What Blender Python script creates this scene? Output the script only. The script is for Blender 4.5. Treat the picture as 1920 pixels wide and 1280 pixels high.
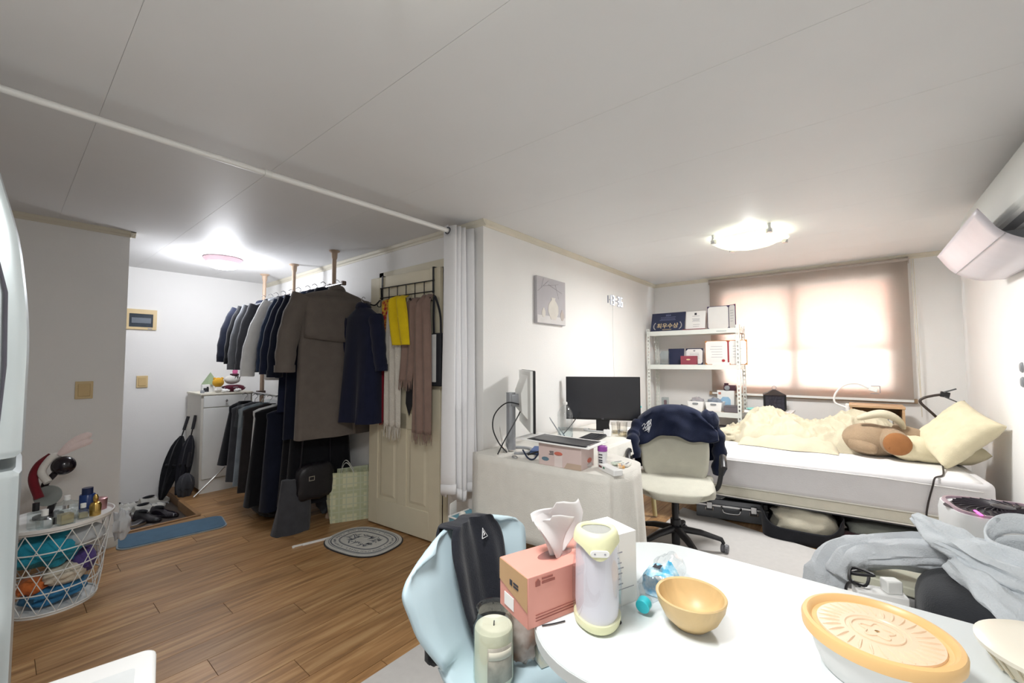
import bpy, bmesh, math, random
from mathutils import Vector, Matrix, noise

random.seed(7)
S = bpy.context.scene
C = S.collection
PI = math.pi
for o in list(bpy.data.objects):
    bpy.data.objects.remove(o)

# ---------------------------------------------------------------- camera, world, exposure
cam = bpy.data.cameras.new('camera')
camo = bpy.data.objects.new('camera', cam)
C.objects.link(camo)
cam.sensor_width = 36.0
cam.lens = 779.6 / 1920 * 36
cam.clip_start = 0.02
yaw, pitch, roll = (math.radians(a) for a in (39.19, 2.782, -0.2018))
fw = Vector((math.cos(yaw) * math.cos(pitch), math.sin(yaw) * math.cos(pitch), math.sin(pitch)))
r0 = Vector((math.sin(yaw), -math.cos(yaw), 0))
u0 = r0.cross(fw)
rv = r0 * math.cos(roll) + u0 * math.sin(roll)
uv = -r0 * math.sin(roll) + u0 * math.cos(roll)
m = Matrix((rv, uv, -fw)).transposed().to_4x4()
m.translation = (0, 0, 1.305)
camo.matrix_world = m
S.camera = camo

S.view_settings.view_transform = 'Standard'
S.view_settings.look = 'None'
S.view_settings.gamma = 1
S.view_settings.use_curve_mapping = False
S.view_settings.exposure = 1.3

W = bpy.data.worlds.new('daylight')
S.world = W
W.use_nodes = True
W.node_tree.nodes['Background'].inputs[0].default_value = (0.93, 0.96, 1.0, 1)
W.node_tree.nodes['Background'].inputs[1].default_value = 12.0
HALL_W, MAIN_W, NEAR_W = 11.0, 16.5, 12.5      # ceiling lamps, watts

# ---------------------------------------------------------------- materials
def lin(h):
    if isinstance(h, str):
        c = [int(h[i:i + 2], 16) / 255 for i in (0, 2, 4)]
        return tuple((x / 12.92 if x <= .04045 else ((x + .055) / 1.055) ** 2.4) for x in c) + (1,)
    return tuple(h) + ((1,) if len(h) == 3 else ())

MATS = {}
def M(name, col='ffffff', rough=.5, metal=0, var=.06, scale=8, bump=0, bscale=60, stretch=None,
      emit=0, ecol=None, trans=0, spec=.5, col2=None, sheen=0, coat=0):
    """procedural principled material: noise-varied colour and optional noise bump"""
    if name in MATS:
        return MATS[name]
    mt = bpy.data.materials.new(name)
    mt.use_nodes = True
    nt = mt.node_tree
    b = nt.nodes['Principled BSDF']
    tc = nt.nodes.new('ShaderNodeTexCoord')
    mp = nt.nodes.new('ShaderNodeMapping')
    nt.links.new(tc.outputs['Object'], mp.inputs[0])
    if stretch:
        mp.inputs['Scale'].default_value = stretch
    nz = nt.nodes.new('ShaderNodeTexNoise')
    nz.inputs['Scale'].default_value = scale
    nz.inputs['Detail'].default_value = 4
    nt.links.new(mp.outputs[0], nz.inputs['Vector'])
    rp = nt.nodes.new('ShaderNodeValToRGB')
    c = lin(col)
    if col2:
        c2 = lin(col2)
        rp.color_ramp.elements[0].position = .38
        rp.color_ramp.elements[1].position = .62
        rp.color_ramp.elements[0].color = c
        rp.color_ramp.elements[1].color = c2
    else:
        rp.color_ramp.elements[0].position = .3
        rp.color_ramp.elements[1].position = .7
        rp.color_ramp.elements[0].color = tuple(x * (1 - var) for x in c[:3]) + (1,)
        rp.color_ramp.elements[1].color = tuple(min(1, x * (1 + var)) for x in c[:3]) + (1,)
    nt.links.new(nz.outputs['Fac'], rp.inputs[0])
    nt.links.new(rp.outputs[0], b.inputs['Base Color'])
    b.inputs['Roughness'].default_value = rough
    b.inputs['Metallic'].default_value = metal
    b.inputs['Specular IOR Level'].default_value = spec
    b.inputs['Sheen Weight'].default_value = sheen
    b.inputs['Coat Weight'].default_value = coat
    if trans:
        b.inputs['Transmission Weight'].default_value = trans
    if emit:
        b.inputs['Emission Color'].default_value = lin(ecol or col)
        b.inputs['Emission Strength'].default_value = emit
    if bump:
        n2 = nt.nodes.new('ShaderNodeTexNoise')
        n2.inputs['Scale'].default_value = bscale
        n2.inputs['Detail'].default_value = 3
        nt.links.new(mp.outputs[0], n2.inputs['Vector'])
        bp = nt.nodes.new('ShaderNodeBump')
        bp.inputs['Strength'].default_value = bump
        bp.inputs['Distance'].default_value = .01
        nt.links.new(n2.outputs['Fac'], bp.inputs['Height'])
        nt.links.new(bp.outputs[0], b.inputs['Normal'])
    MATS[name] = mt
    return mt

def clear(name, tint='ffffff', gloss=.16, rough=.03):
    """thin clear plastic or glass: see-through with a fresnel sheen"""
    if name in MATS:
        return MATS[name]
    mt = bpy.data.materials.new(name)
    mt.use_nodes = True
    nt = mt.node_tree
    nt.nodes.clear()
    out = nt.nodes.new('ShaderNodeOutputMaterial')
    tr = nt.nodes.new('ShaderNodeBsdfTransparent')
    tr.inputs[0].default_value = lin(tint)
    gl = nt.nodes.new('ShaderNodeBsdfGlossy')
    gl.inputs['Roughness'].default_value = rough
    lw = nt.nodes.new('ShaderNodeLayerWeight')
    lw.inputs[0].default_value = .35
    mul = nt.nodes.new('ShaderNodeMath')
    mul.operation = 'MULTIPLY_ADD'
    mul.inputs[1].default_value = .26
    mul.inputs[2].default_value = gloss * .25
    nt.links.new(lw.outputs['Facing'], mul.inputs[0])
    mx = nt.nodes.new('ShaderNodeMixShader')
    nt.links.new(mul.outputs[0], mx.inputs[0])
    nt.links.new(tr.outputs[0], mx.inputs[1])
    nt.links.new(gl.outputs[0], mx.inputs[2])
    nt.links.new(mx.outputs[0], out.inputs[0])
    MATS[name] = mt
    return mt

def sheer(name, col='ffffff', transl=.5, transp=0.0):
    """thin fabric or film that lets light through"""
    if name in MATS:
        return MATS[name]
    mt = bpy.data.materials.new(name)
    mt.use_nodes = True
    nt = mt.node_tree
    nt.nodes.clear()
    out = nt.nodes.new('ShaderNodeOutputMaterial')
    tc = nt.nodes.new('ShaderNodeTexCoord')
    nz = nt.nodes.new('ShaderNodeTexNoise')
    nz.inputs['Scale'].default_value = 40
    nt.links.new(tc.outputs['Object'], nz.inputs['Vector'])
    rp = nt.nodes.new('ShaderNodeValToRGB')
    c = lin(col)
    rp.color_ramp.elements[0].color = tuple(x * .96 for x in c[:3]) + (1,)
    rp.color_ramp.elements[1].color = c
    nt.links.new(nz.outputs['Fac'], rp.inputs[0])
    df = nt.nodes.new('ShaderNodeBsdfDiffuse')
    tl = nt.nodes.new('ShaderNodeBsdfTranslucent')
    nt.links.new(rp.outputs[0], df.inputs[0])
    nt.links.new(rp.outputs[0], tl.inputs[0])
    mx = nt.nodes.new('ShaderNodeMixShader')
    mx.inputs[0].default_value = transl
    nt.links.new(df.outputs[0], mx.inputs[1])
    nt.links.new(tl.outputs[0], mx.inputs[2])
    last = mx
    if transp:
        tp = nt.nodes.new('ShaderNodeBsdfTransparent')
        m2 = nt.nodes.new('ShaderNodeMixShader')
        m2.inputs[0].default_value = transp
        nt.links.new(mx.outputs[0], m2.inputs[1])
        nt.links.new(tp.outputs[0], m2.inputs[2])
        last = m2
    nt.links.new(last.outputs[0], out.inputs[0])
    MATS[name] = mt
    return mt

def fabric(name, col='ffffff', var=.12, bump=.25, bscale=220, scale=14, sheen=.15, col2=None):
    return M(name, col, .9, 0, var, scale, bump, bscale, spec=.15, sheen=sheen, col2=col2)

def plank_mat():
    mt = bpy.data.materials.new('oak_vinyl')
    mt.use_nodes = True
    nt = mt.node_tree
    b = nt.nodes['Principled BSDF']
    tc = nt.nodes.new('ShaderNodeTexCoord')
    oi = nt.nodes.new('ShaderNodeObjectInfo')
    add = nt.nodes.new('ShaderNodeVectorMath')
    add.operation = 'MULTIPLY_ADD'
    cb = nt.nodes.new('ShaderNodeCombineXYZ')
    for i in range(3):
        nt.links.new(oi.outputs['Random'], cb.inputs[i])
    add.inputs[1].default_value = (31, 17, 5)
    nt.links.new(cb.outputs[0], add.inputs[0])
    nt.links.new(tc.outputs['Object'], add.inputs[2])
    mp = nt.nodes.new('ShaderNodeMapping')
    mp.inputs['Scale'].default_value = (1.3, 16, 1)
    nt.links.new(add.outputs[0], mp.inputs[0])
    nz = nt.nodes.new('ShaderNodeTexNoise')
    nz.inputs['Scale'].default_value = 2.2
    nz.inputs['Detail'].default_value = 7
    nz.inputs['Distortion'].default_value = .5
    nt.links.new(mp.outputs[0], nz.inputs['Vector'])
    rp = nt.nodes.new('ShaderNodeValToRGB')
    rp.color_ramp.elements[0].position = .3
    rp.color_ramp.elements[1].position = .72
    rp.color_ramp.elements[0].color = lin('876440')
    rp.color_ramp.elements[1].color = lin('bd996c')
    e = rp.color_ramp.elements.new(.5)
    e.color = lin('a67d52')
    nt.links.new(nz.outputs['Fac'], rp.inputs[0])
    hs = nt.nodes.new('ShaderNodeHueSaturation')
    mr = nt.nodes.new('ShaderNodeMapRange')
    mr.inputs['To Min'].default_value = .86
    mr.inputs['To Max'].default_value = 1.12
    nt.links.new(oi.outputs['Random'], mr.inputs['Value'])
    nt.links.new(mr.outputs[0], hs.inputs['Value'])
    nt.links.new(rp.outputs[0], hs.inputs['Color'])
    nt.links.new(hs.outputs[0], b.inputs['Base Color'])
    b.inputs['Roughness'].default_value = .38
    bp = nt.nodes.new('ShaderNodeBump')
    bp.inputs['Strength'].default_value = .08
    nt.links.new(nz.outputs['Fac'], bp.inputs['Height'])
    nt.links.new(bp.outputs[0], b.inputs['Normal'])
    return mt

# ---------------------------------------------------------------- mesh building
def V(*a):
    return Vector(a)

class MB:
    def __init__(s):
        s.v = []
        s.f = []
    def add(s, vs, fs, mat=None):
        n = len(s.v)
        s.v += [tuple(mat @ Vector(v)) if mat else tuple(v) for v in vs]
        s.f += [tuple(n + i for i in f) for f in fs]
        return s
    def box(s, c, d, rz=0, ry=0, rx=0):
        x, y, z = (k / 2 for k in d)
        vs = [(a * x, b * y, e * z) for a in (-1, 1) for b in (-1, 1) for e in (-1, 1)]
        fs = [(0, 1, 3, 2), (4, 6, 7, 5), (0, 4, 5, 1), (2, 3, 7, 6), (0, 2, 6, 4), (1, 5, 7, 3)]
        mt = Matrix.Translation(c) @ Matrix.Rotation(rz, 4, 'Z') @ Matrix.Rotation(ry, 4, 'Y') @ Matrix.Rotation(rx, 4, 'X')
        return s.add(vs, fs, mt)
    def bx(s, x0, x1, y0, y1, z0, z1):
        return s.box(((x0 + x1) / 2, (y0 + y1) / 2, (z0 + z1) / 2), (x1 - x0, y1 - y0, z1 - z0))
    def lathe(s, prof, n=24, c=(0, 0, 0), sx=1, sy=1, mat=None, close=True):
        vs, fs = [], []
        for (r, z) in prof:
            for i in range(n):
                a = 2 * PI * i / n
                vs.append((c[0] + r * sx * math.cos(a), c[1] + r * sy * math.sin(a), c[2] + z))
        for j in range(len(prof) - 1):
            for i in range(n):
                k = (i + 1) % n
                fs.append((j * n + i, j * n + k, (j + 1) * n + k, (j + 1) * n + i))
        if close:
            fs.append(tuple(range(n))[::-1])
            fs.append(tuple((len(prof) - 1) * n + i for i in range(n)))
        return s.add(vs, fs, mat)
    def tube(s, pts, r, n=8, cap=True, flat=None):
        """round tube along points; r a number or a list; flat=(a,b) squashes the section"""
        pts = [Vector(p) for p in pts]
        rs = r if isinstance(r, (list, tuple)) else [r] * len(pts)
        t0 = (pts[1] - pts[0]).normalized()
        ref = V(0, 0, 1) if abs(t0.z) < .9 else V(1, 0, 0)
        nx = t0.cross(ref).normalized()
        vs, fs = [], []
        for i, p in enumerate(pts):
            if i == 0:
                t = t0
            elif i == len(pts) - 1:
                t = (pts[i] - pts[i - 1]).normalized()
            else:
                t = ((pts[i + 1] - p).normalized() + (p - pts[i - 1]).normalized()).normalized()
            nx = (nx - t * nx.dot(t)).normalized()
            ny = t.cross(nx)
            fa, fb = flat or (1, 1)
            for k in range(n):
                a = 2 * PI * k / n
                vs.append(p + nx * (rs[i] * fa * math.cos(a)) + ny * (rs[i] * fb * math.sin(a)))
        for j in range(len(pts) - 1):
            for i in range(n):
                k = (i + 1) % n
                fs.append((j * n + i, j * n + k, (j + 1) * n + k, (j + 1) * n + i))
        if cap:
            fs.append(tuple(range(n))[::-1])
            fs.append(tuple((len(pts) - 1) * n + i for i in range(n)))
        return s.add(vs, fs)
    def ell(s, c, r, nu=20, nv=12, amp=0, fr=3, seed=0, p=1.0):
        """ellipsoid with optional noise lumps; p<1 makes it boxier"""
        vs, fs = [], []
        def sp(x):
            return math.copysign(abs(x) ** p, x)
        for j in range(1, nv):
            b = PI * j / nv - PI / 2
            for i in range(nu):
                a = 2 * PI * i / nu
                d = Vector((sp(math.cos(b)) * sp(math.cos(a)), sp(math.cos(b)) * sp(math.sin(a)), sp(math.sin(b))))
                k = 1 + (amp * noise.noise(d * fr + Vector((seed * 7.3, seed, 0))) if amp else 0)
                vs.append((c[0] + r[0] * d.x * k, c[1] + r[1] * d.y * k, c[2] + r[2] * d.z * k))
        vs += [(c[0], c[1], c[2] - r[2]), (c[0], c[1], c[2] + r[2])]
        m_ = (nv - 1) * nu
        for j in range(nv - 2):
            for i in range(nu):
                k = (i + 1) % nu
                fs.append((j * nu + i, j * nu + k, (j + 1) * nu + k, (j + 1) * nu + i))
        for i in range(nu):
            k = (i + 1) % nu
            fs.append((m_, k, i))
            fs.append((m_ + 1, (nv - 2) * nu + i, (nv - 2) * nu + k))
        return s.add(vs, fs)
    def prism(s, poly, a, b, axis='z'):
        """extrude a 2-D outline between a and b along an axis"""
        n = len(poly)
        def mk(p, h):
            return {'z': (p[0], p[1], h), 'x': (h, p[0], p[1]), 'y': (p[0], h, p[1])}[axis]
        vs = [mk(p, a) for p in poly] + [mk(p, b) for p in poly]
        fs = [tuple(range(n))[::-1], tuple(range(n, 2 * n))]
        fs += [(i, (i + 1) % n, n + (i + 1) % n, n + i) for i in range(n)]
        return s.add(vs, fs)
    def grid(s, fn, nu, nv, closed=False):
        vs = [tuple(fn(i / nu, j / nv)) for j in range(nv + 1) for i in range(nu + 1)]
        w = nu + 1
        fs = [(j * w + i, j * w + i + 1, (j + 1) * w + i + 1, (j + 1) * w + i) for j in range(nv) for i in range(nu)]
        return s.add(vs, fs)
    def rings(s, rings, cap=True):
        n = len(rings[0])
        vs = [p for r in rings for p in r]
        fs = []
        for j in range(len(rings) - 1):
            for i in range(n):
                k = (i + 1) % n
                fs.append((j * n + i, j * n + k, (j + 1) * n + k, (j + 1) * n + i))
        if cap:
            fs.append(tuple(range(n))[::-1])
            fs.append(tuple((len(rings) - 1) * n + i for i in range(n)))
        return s.add(vs, fs)

def obj(name, mb, mat, parent=None, bevel=0, solid=0, sub=0, smooth=40, seg=2, off=0):
    me = bpy.data.meshes.new(name)
    me.from_pydata(mb.v, [], mb.f)
    bm = bmesh.new()
    bm.from_mesh(me)
    bmesh.ops.remove_doubles(bm, verts=bm.verts, dist=1e-5)
    bmesh.ops.recalc_face_normals(bm, faces=bm.faces)
    bm.to_mesh(me)
    bm.free()
    if smooth:
        me.polygons.foreach_set('use_smooth', [True] * len(me.polygons))
        me.set_sharp_from_angle(angle=math.radians(smooth))
    o = bpy.data.objects.new(name, me)
    C.objects.link(o)
    if mat:
        me.materials.append(mat)
    if parent:
        o.parent = parent
    if solid:
        md = o.modifiers.new('thickness', 'SOLIDIFY')
        md.thickness = solid
        md.offset = off
    if bevel:
        md = o.modifiers.new('bevel', 'BEVEL')
        md.width = bevel
        md.segments = seg
        md.limit_method = 'ANGLE'
        md.angle_limit = math.radians(40)
    if sub:
        md = o.modifiers.new('subsurf', 'SUBSURF')
        md.levels = sub
        md.render_levels = sub
    return o

def tag(o, label, cat, group=None):
    o['label'] = label
    o['category'] = cat
    if group:
        o['group'] = group
    return o

def thing(name, label, cat, loc=(0, 0, 0), rz=0, group=None, rx=0, ry=0):
    o = bpy.data.objects.new(name, None)
    o.empty_display_size = .05
    C.objects.link(o)
    o.location = loc
    o.rotation_euler = (rx, ry, rz)
    return tag(o, label, cat, group)

def place(o, loc, rz=0):
    o.location = loc
    o.rotation_euler = (0, 0, rz)
    return o

def struct(name, mb, mat, parent=None, **k):
    o = obj(name, mb, mat, parent, **k)
    if not parent:
        o['kind'] = 'structure'
    return o

def dup(root, loc, rz, label, group=None):
    r = root.copy()
    C.objects.link(r)
    r.location = loc
    r.rotation_euler = (0, 0, rz)
    r['label'] = label
    if group:
        r['group'] = group
    for ch in list(root.children):
        c = ch.copy()
        C.objects.link(c)
        c.parent = r
        for g in ch.children:
            d = g.copy()
            C.objects.link(d)
            d.parent = c
    return r

def text(name, body, size, mat, parent, loc, rot=(0, 0, 0), depth=.0006, align='CENTER', bold=0):
    cu = bpy.data.curves.new(name, 'FONT')
    cu.body = body
    cu.size = size
    cu.extrude = depth
    cu.offset = bold
    cu.align_x = align
    cu.align_y = 'CENTER'
    t = bpy.data.objects.new(name, cu)
    C.objects.link(t)
    dg = bpy.context.evaluated_depsgraph_get()
    me = bpy.data.meshes.new_from_object(t.evaluated_get(dg))
    bpy.data.objects.remove(t)
    o = bpy.data.objects.new(name, me)
    me.name = name
    me.materials.clear()
    me.materials.append(mat)
    C.objects.link(o)
    o.parent = parent
    o.location = loc
    o.rotation_euler = rot
    return o

def rrect(x0, x1, y0, y1, r, n=6):
    pts = []
    for cx, cy, a0 in ((x1 - r, y1 - r, 0), (x0 + r, y1 - r, 90), (x0 + r, y0 + r, 180), (x1 - r, y0 + r, 270)):
        for i in range(n + 1):
            a = math.radians(a0 + 90 * i / n)
            pts.append((cx + r * math.cos(a), cy + r * math.sin(a)))
    return pts

def smoothpath(pts, n=8):
    """Catmull-Rom through points"""
    P = [Vector(p) for p in pts]
    P = [P[0] * 2 - P[1]] + P + [P[-1] * 2 - P[-2]]
    out = []
    for i in range(1, len(P) - 2):
        for k in range(n):
            t = k / n
            a, b, c, d = P[i - 1], P[i], P[i + 1], P[i + 2]
            out.append(.5 * ((2 * b) + (c - a) * t + (2 * a - 5 * b + 4 * c - d) * t * t + (3 * b - a - 3 * c + d) * t ** 3))
    out.append(P[-2])
    return out

def lerp(a, b, t):
    return a + (b - a) * t

def curve(xs, t):
    """smooth (monotone-ish cubic) interpolation of [(t, value), ...]"""
    if t <= xs[0][0]:
        return xs[0][1]
    n = len(xs)
    for i in range(n - 1):
        (a, va), (b, vb) = xs[i], xs[i + 1]
        if t <= b:
            h = b - a
            def tan(j):
                if j == 0:
                    return (xs[1][1] - xs[0][1]) / (xs[1][0] - xs[0][0])
                if j == n - 1:
                    return (xs[-1][1] - xs[-2][1]) / (xs[-1][0] - xs[-2][0])
                d0 = (xs[j][1] - xs[j - 1][1]) / (xs[j][0] - xs[j - 1][0])
                d1 = (xs[j + 1][1] - xs[j][1]) / (xs[j + 1][0] - xs[j][0])
                return 0 if d0 * d1 <= 0 else 2 * d0 * d1 / (d0 + d1)
            k = (t - a) / h
            return ((2 * k ** 3 - 3 * k * k + 1) * va + (k ** 3 - 2 * k * k + k) * h * tan(i)
                    + (-2 * k ** 3 + 3 * k * k) * vb + (k ** 3 - k * k) * h * tan(i + 1))
    return xs[-1][1]

def nz(x, y=0, z=0):
    return noise.noise(Vector((x, y, z)))

# ---------------------------------------------------------------- shared materials
m_wall = M('wallpaper_white', 'f1f0ee', .85, var=.012, scale=3, bump=.10, bscale=140, spec=.2)
m_ceil = M('ceiling_paper', 'e6e6e6', .55, var=.012, scale=3, bump=.12, bscale=2.2, spec=.35)
m_trim = M('cornice_beige', 'd9d3c2', .5, var=.03)
m_white = M('white_plastic', 'f2f2f0', .35, var=.01)
m_whitem = M('white_satin', 'ecedea', .5, var=.02)
m_black = M('black_plastic', '1b1b1f', .4, var=.1)
m_blackm = M('black_metal', '161618', .45, .3, var=.1)
m_chrome = M('brushed_metal', 'c9cacc', .25, 1, var=.04)
m_grey = M('grey_plastic', '8f9296', .45, var=.05)
m_beige = M('beige_plastic', 'd8bf8e', .45, var=.03)
m_paper = M('paper_white', 'f4f3f0', .8, var=.015)
m_ink = M('printed_ink', '3a3a42', .8, var=.1)
m_inkl = M('printed_ink_light', '9a9aa2', .8, var=.1)
m_wood = M('pale_wood', 'd2b387', .5, var=.12, scale=5, stretch=(1, 9, 9))
# ================================================================= SETTING
XW, YD, XD, YB, YR, YS = 5.24, 1.925, 2.053, 5.6, -.76, 4.12
H = 2.275
X0 = -.95
fl = struct('floor', MB().bx(X0, XW, YR, YS + .27, -.12, -.004).bx(1.12, XW, YS + .27, YB, -.12, -.004), M('floor_base', '7a5a3c', .6))
pm = plank_mat()
pl_me = None
row = 0
y = YR + .005
while y < YB - .02:
    x = X0 + (row * .43) % 1.1 - 1.1
    while x < XW:
        a, b = max(x, X0), min(x + 1.1, XW) - .0025
        lo = 1.125 if y > YS + .19 else X0
        hi = XD if y > YD - .05 else XW
        a, b = max(a, lo), min(b, hi)
        # only where the floor shows: hall and kitchen, and the strip by the bed
        if b - a > .06 and (y > 1.3 or b > 3.2):
            p = obj('floor_plank', MB().bx(a, b, 0, .1475, -.004, 0), pm, fl, smooth=0)
            p.location.y = y
        x += 1.1
    y += .15
    row += 1
# sunken entrance
struct('floor_entrance', MB().bx(X0, 1.12, YS + .27, YB, -.12, -.08), M('entrance_tile', '4a423d', .45, var=.2, scale=5))
struct('trim_1', MB().bx(.57, 1.13, YS + .255, YS + .285, -.08, .004).bx(1.105, 1.135, YS + .27, 5.0, -.08, .004), M('step_edge', '9a7650', .45, var=.1))

ce = struct('ceiling', MB().bx(X0, XW + .1, YR - .1, YB + .1, H + .002, H + .1), m_ceil)
k = -3
while .83 + .6225 * k < XW:
    a = .83 + .6225 * k
    b = min(a + .6225, XW)
    a2 = max(a, X0)
    if b > a2:
        obj('paper_strip', MB().bx(a2, b - .0012, YR, YB, H, H + .0022), m_ceil, ce, smooth=0)
    k += 1

wt = .1
struct('wall_desk', MB().bx(XD, XW + wt, YD, YD + wt, -.1, H), m_wall)
wd = MB()
wd.bx(XD, XD + wt, YD + wt, 2.30, -.1, H).bx(XD, XD + wt, 3.10, YB + wt, -.1, H).bx(XD, XD + wt, 2.30, 3.10, 2.03, H)
struct('wall_door', wd, m_wall)
struct('wall_hall', MB().bx(X0 - wt, XD, YB, YB + wt, -.1, H), m_wall)
struct('wall_stub', MB().bx(X0, .57, YS, YS + .11, -.1, H), m_wall)
struct('wall_kitchen', MB().bx(X0 - wt, X0, YR - wt, YB, -.1, H), m_wall)
struct('wall_right', MB().bx(X0, XW + wt, YR - wt, YR, -.1, H), m_wall)
wy0, wy1, wz0, wz1 = -.32, 1.17, .99, 2.10
ww = MB().bx(XW, XW + .16, YR, wy0, -.1, H).bx(XW, XW + .16, wy1, YD, -.1, H)
ww.bx(XW, XW + .16, wy0, wy1, -.1, wz0).bx(XW, XW + .16, wy0, wy1, wz1, H)
struct('wall_window', ww, m_wall)

# room behind the ajar door stays dark: closing panel
struct('wall_closet', MB().bx(XD + .55, XD + .6, 2.03, 3.4, -.1, H).bx(XD + .1, XD + .6, 3.3, 3.4, -.1, H), m_wall)

# cornices
def cornice(name, p0, p1, nx, ny):
    mb = MB()
    (ax, ay), (bx_, by) = p0, p1
    prof = [(0, 0), (.006, 0), (.012, .012), (.022, .02), (.03, .034), (.03, .04), (0, .04)]
    vs = []
    for (px, py) in ((ax, ay), (bx_, by)):
        for d, h in prof:
            vs.append((px + nx * d, py + ny * d, H - .04 + h))
    n = len(prof)
    fs = [tuple(range(n)), tuple(range(2 * n - 1, n - 1, -1))] + [(i, (i + 1) % n, n + (i + 1) % n, n + i) for i in range(n)]
    mb.add(vs, fs)
    return struct(name, mb, m_trim, smooth=0)
cornice('trim_2', (XD, YD), (XW, YD), 0, -1)
cornice('trim_3', (XD, YD - .03), (XD, YB), -1, 0)
cornice('trim_4', (XW, YR), (XW, YD), -1, 0)
cornice('trim_5', (X0, YR), (XW, YR), 0, 1)
cornice('trim_6', (X0, YS), (.60, YS), 0, -1)
cornice('trim_7', (.57, YS - .03), (.57, YS + .11), 1, 0)

# baseboards
m_base = M('baseboard_white', 'd8d4cb', .5)
struct('baseboard_desk', MB().bx(XD, XW, YD - .012, YD, 0, .07), m_base)
struct('baseboard_door', MB().bx(XD - .012, XD, 3.12, YB, 0, .07), m_base)
struct('baseboard_hall', MB().bx(1.12, XD, YB - .012, YB, 0, .07), m_base)
struct('baseboard_stub', MB().bx(X0, .57, YS - .012, YS, 0, .07), m_base)

# window: frame with mullion and meeting rail, panes, sill
m_wframe = M('window_frame_white', 'cfc9c2', .45, var=.03)
win = struct('window_1', MB().bx(XW + .006, XW + .06, wy0, wy1, wz0, wz0 + .05).bx(XW + .006, XW + .06, wy0, wy1, wz1 - .05, wz1)
             .bx(XW + .006, XW + .06, wy0, wy0 + .05, wz0 + .05, wz1 - .05).bx(XW + .006, XW + .06, wy1 - .05, wy1, wz0 + .05, wz1 - .05), m_wframe)
obj('mullion', MB().bx(XW + .0, XW + .06, .42, .50, wz0 + .05, wz1 - .05), m_wframe, win)
obj('rail', MB().bx(XW + .0, XW + .05, wy0 + .05, .42, 1.405, 1.43), m_wframe, win)
obj('rail', MB().bx(XW + .0, XW + .05, .50, wy1 - .05, 1.405, 1.43), m_wframe, win)
m_pane = clear('window_glass', 'f6fbff', .05)
obj('pane', MB().bx(XW + .03, XW + .035, wy0 + .05, .42, wz0 + .05, wz1 - .05), m_pane, win)
obj('pane', MB().bx(XW + .03, XW + .035, .50, wy1 - .05, wz0 + .05, wz1 - .05), m_pane, win)
obj('sill', MB().bx(XW - .035, XW + .16, wy0 - .13, wy1 + .12, wz0 - .075, wz0 - .035), M('sill_wood', 'a98f73', .5, var=.12, scale=6, stretch=(8, 1, 8)), win, bevel=.004)
# unseen orange panels added outside to tint the top of the blind
struct('tint_panels', MB().bx(XW + .2, XW + .85, wy0 - .7, wy1 + .7, wz1 + .03, wz1 + .12).bx(XW + .75, XW + .85, wy0 - .7, wy1 + .7, wz1 - .5, wz1 + .03),
       M('orange_tint', 'd9803f', .9, var=.15))

# interior door, ajar, hinged beside the curtain
m_door = M('door_cream', 'ddd5bd', .5, var=.02, bump=.03, bscale=60)
dr = struct('door_frame', MB().bx(XD - .012, XD + .1, 3.08, 3.14, 0, 2.07).bx(XD - .012, XD + .1, 2.27, 2.31, 0, 2.07).bx(XD - .012, XD + .1, 2.27, 3.14, 2.01, 2.07), M('door_frame_cream', 'd8d0b8', .5, var=.02))
dr.name = 'trim_8'
DW, DH = .80, 1.99
door = struct('door_1', MB().bx(-.036, -.014, 0, DW, 0, DH), m_door, bevel=.002)
door.location = (XD - .002, 2.315, .012)
door.rotation_euler = (0, 0, math.radians(4.8))
def stile(a0, a1, b0, b1):
    return obj('stile', MB().bx(-.044, -.034, a0, a1, b0, b1), m_door, door, bevel=.003)
stile(0, .11, 0, DH); stile(DW - .11, DW, 0, DH); stile(.35, .45, .2, DH - .1)
for b0, b1 in ((0, .2), (.78, .9), (1.42, 1.52), (DH - .1, DH)):
    stile(.11, DW - .11, b0, b1)
for (a0, a1) in ((.11, .35), (.45, DW - .11)):
    for (b0, b1) in ((.2, .78), (.9, 1.42), (1.52, DH - .1)):
        vs = []
        for (e, dx) in ((.0, -.036), (.03, -.037), (.05, -.043)):
            vs += [(dx, a0 + e, b0 + e), (dx, a1 - e, b0 + e), (dx, a1 - e, b1 - e), (dx, a0 + e, b1 - e)]
        fs = [(4 * r + i, 4 * r + (i + 1) % 4, 4 * r + 4 + (i + 1) % 4, 4 * r + 4 + i) for r in range(2) for i in range(4)] + [(8, 9, 10, 11)]
        obj('door_panel', MB().add(vs, fs), m_door, door, smooth=0)

# ================================================================= LAMPS
def flush_lamp():
    t = thing('ceiling_lamp', 'round pink-rimmed flush ceiling lamp glowing above the entrance hall', 'ceiling lamp', (1.27, 4.5, H))
    obj('rim', MB().lathe([(.10, 0), (.15, 0), (.155, -.012), (.13, -.045), (.118, -.045), (.118, -.03), (.10, -.03)], 40), M('pink_rim', 'e2c3cc', .5), t)
    obj('diffuser', MB().lathe([(.117, -.03), (.118, -.06), (.105, -.085), (.07, -.095), (.01, -.098)], 36), M('lamp_diffuser', 'ffffff', .5, emit=4, ecol='f7f9ff', var=0), t)
    l = bpy.data.lights.new('hall_bulb', 'POINT')
    l.energy = HALL_W
    l.color = (.93, .95, 1)
    l.shadow_soft_size = .1
    lo = bpy.data.objects.new('bulb', l)
    C.objects.link(lo)
    lo.parent = t
    lo.location = (0, 0, -.2)
flush_lamp()

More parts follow.
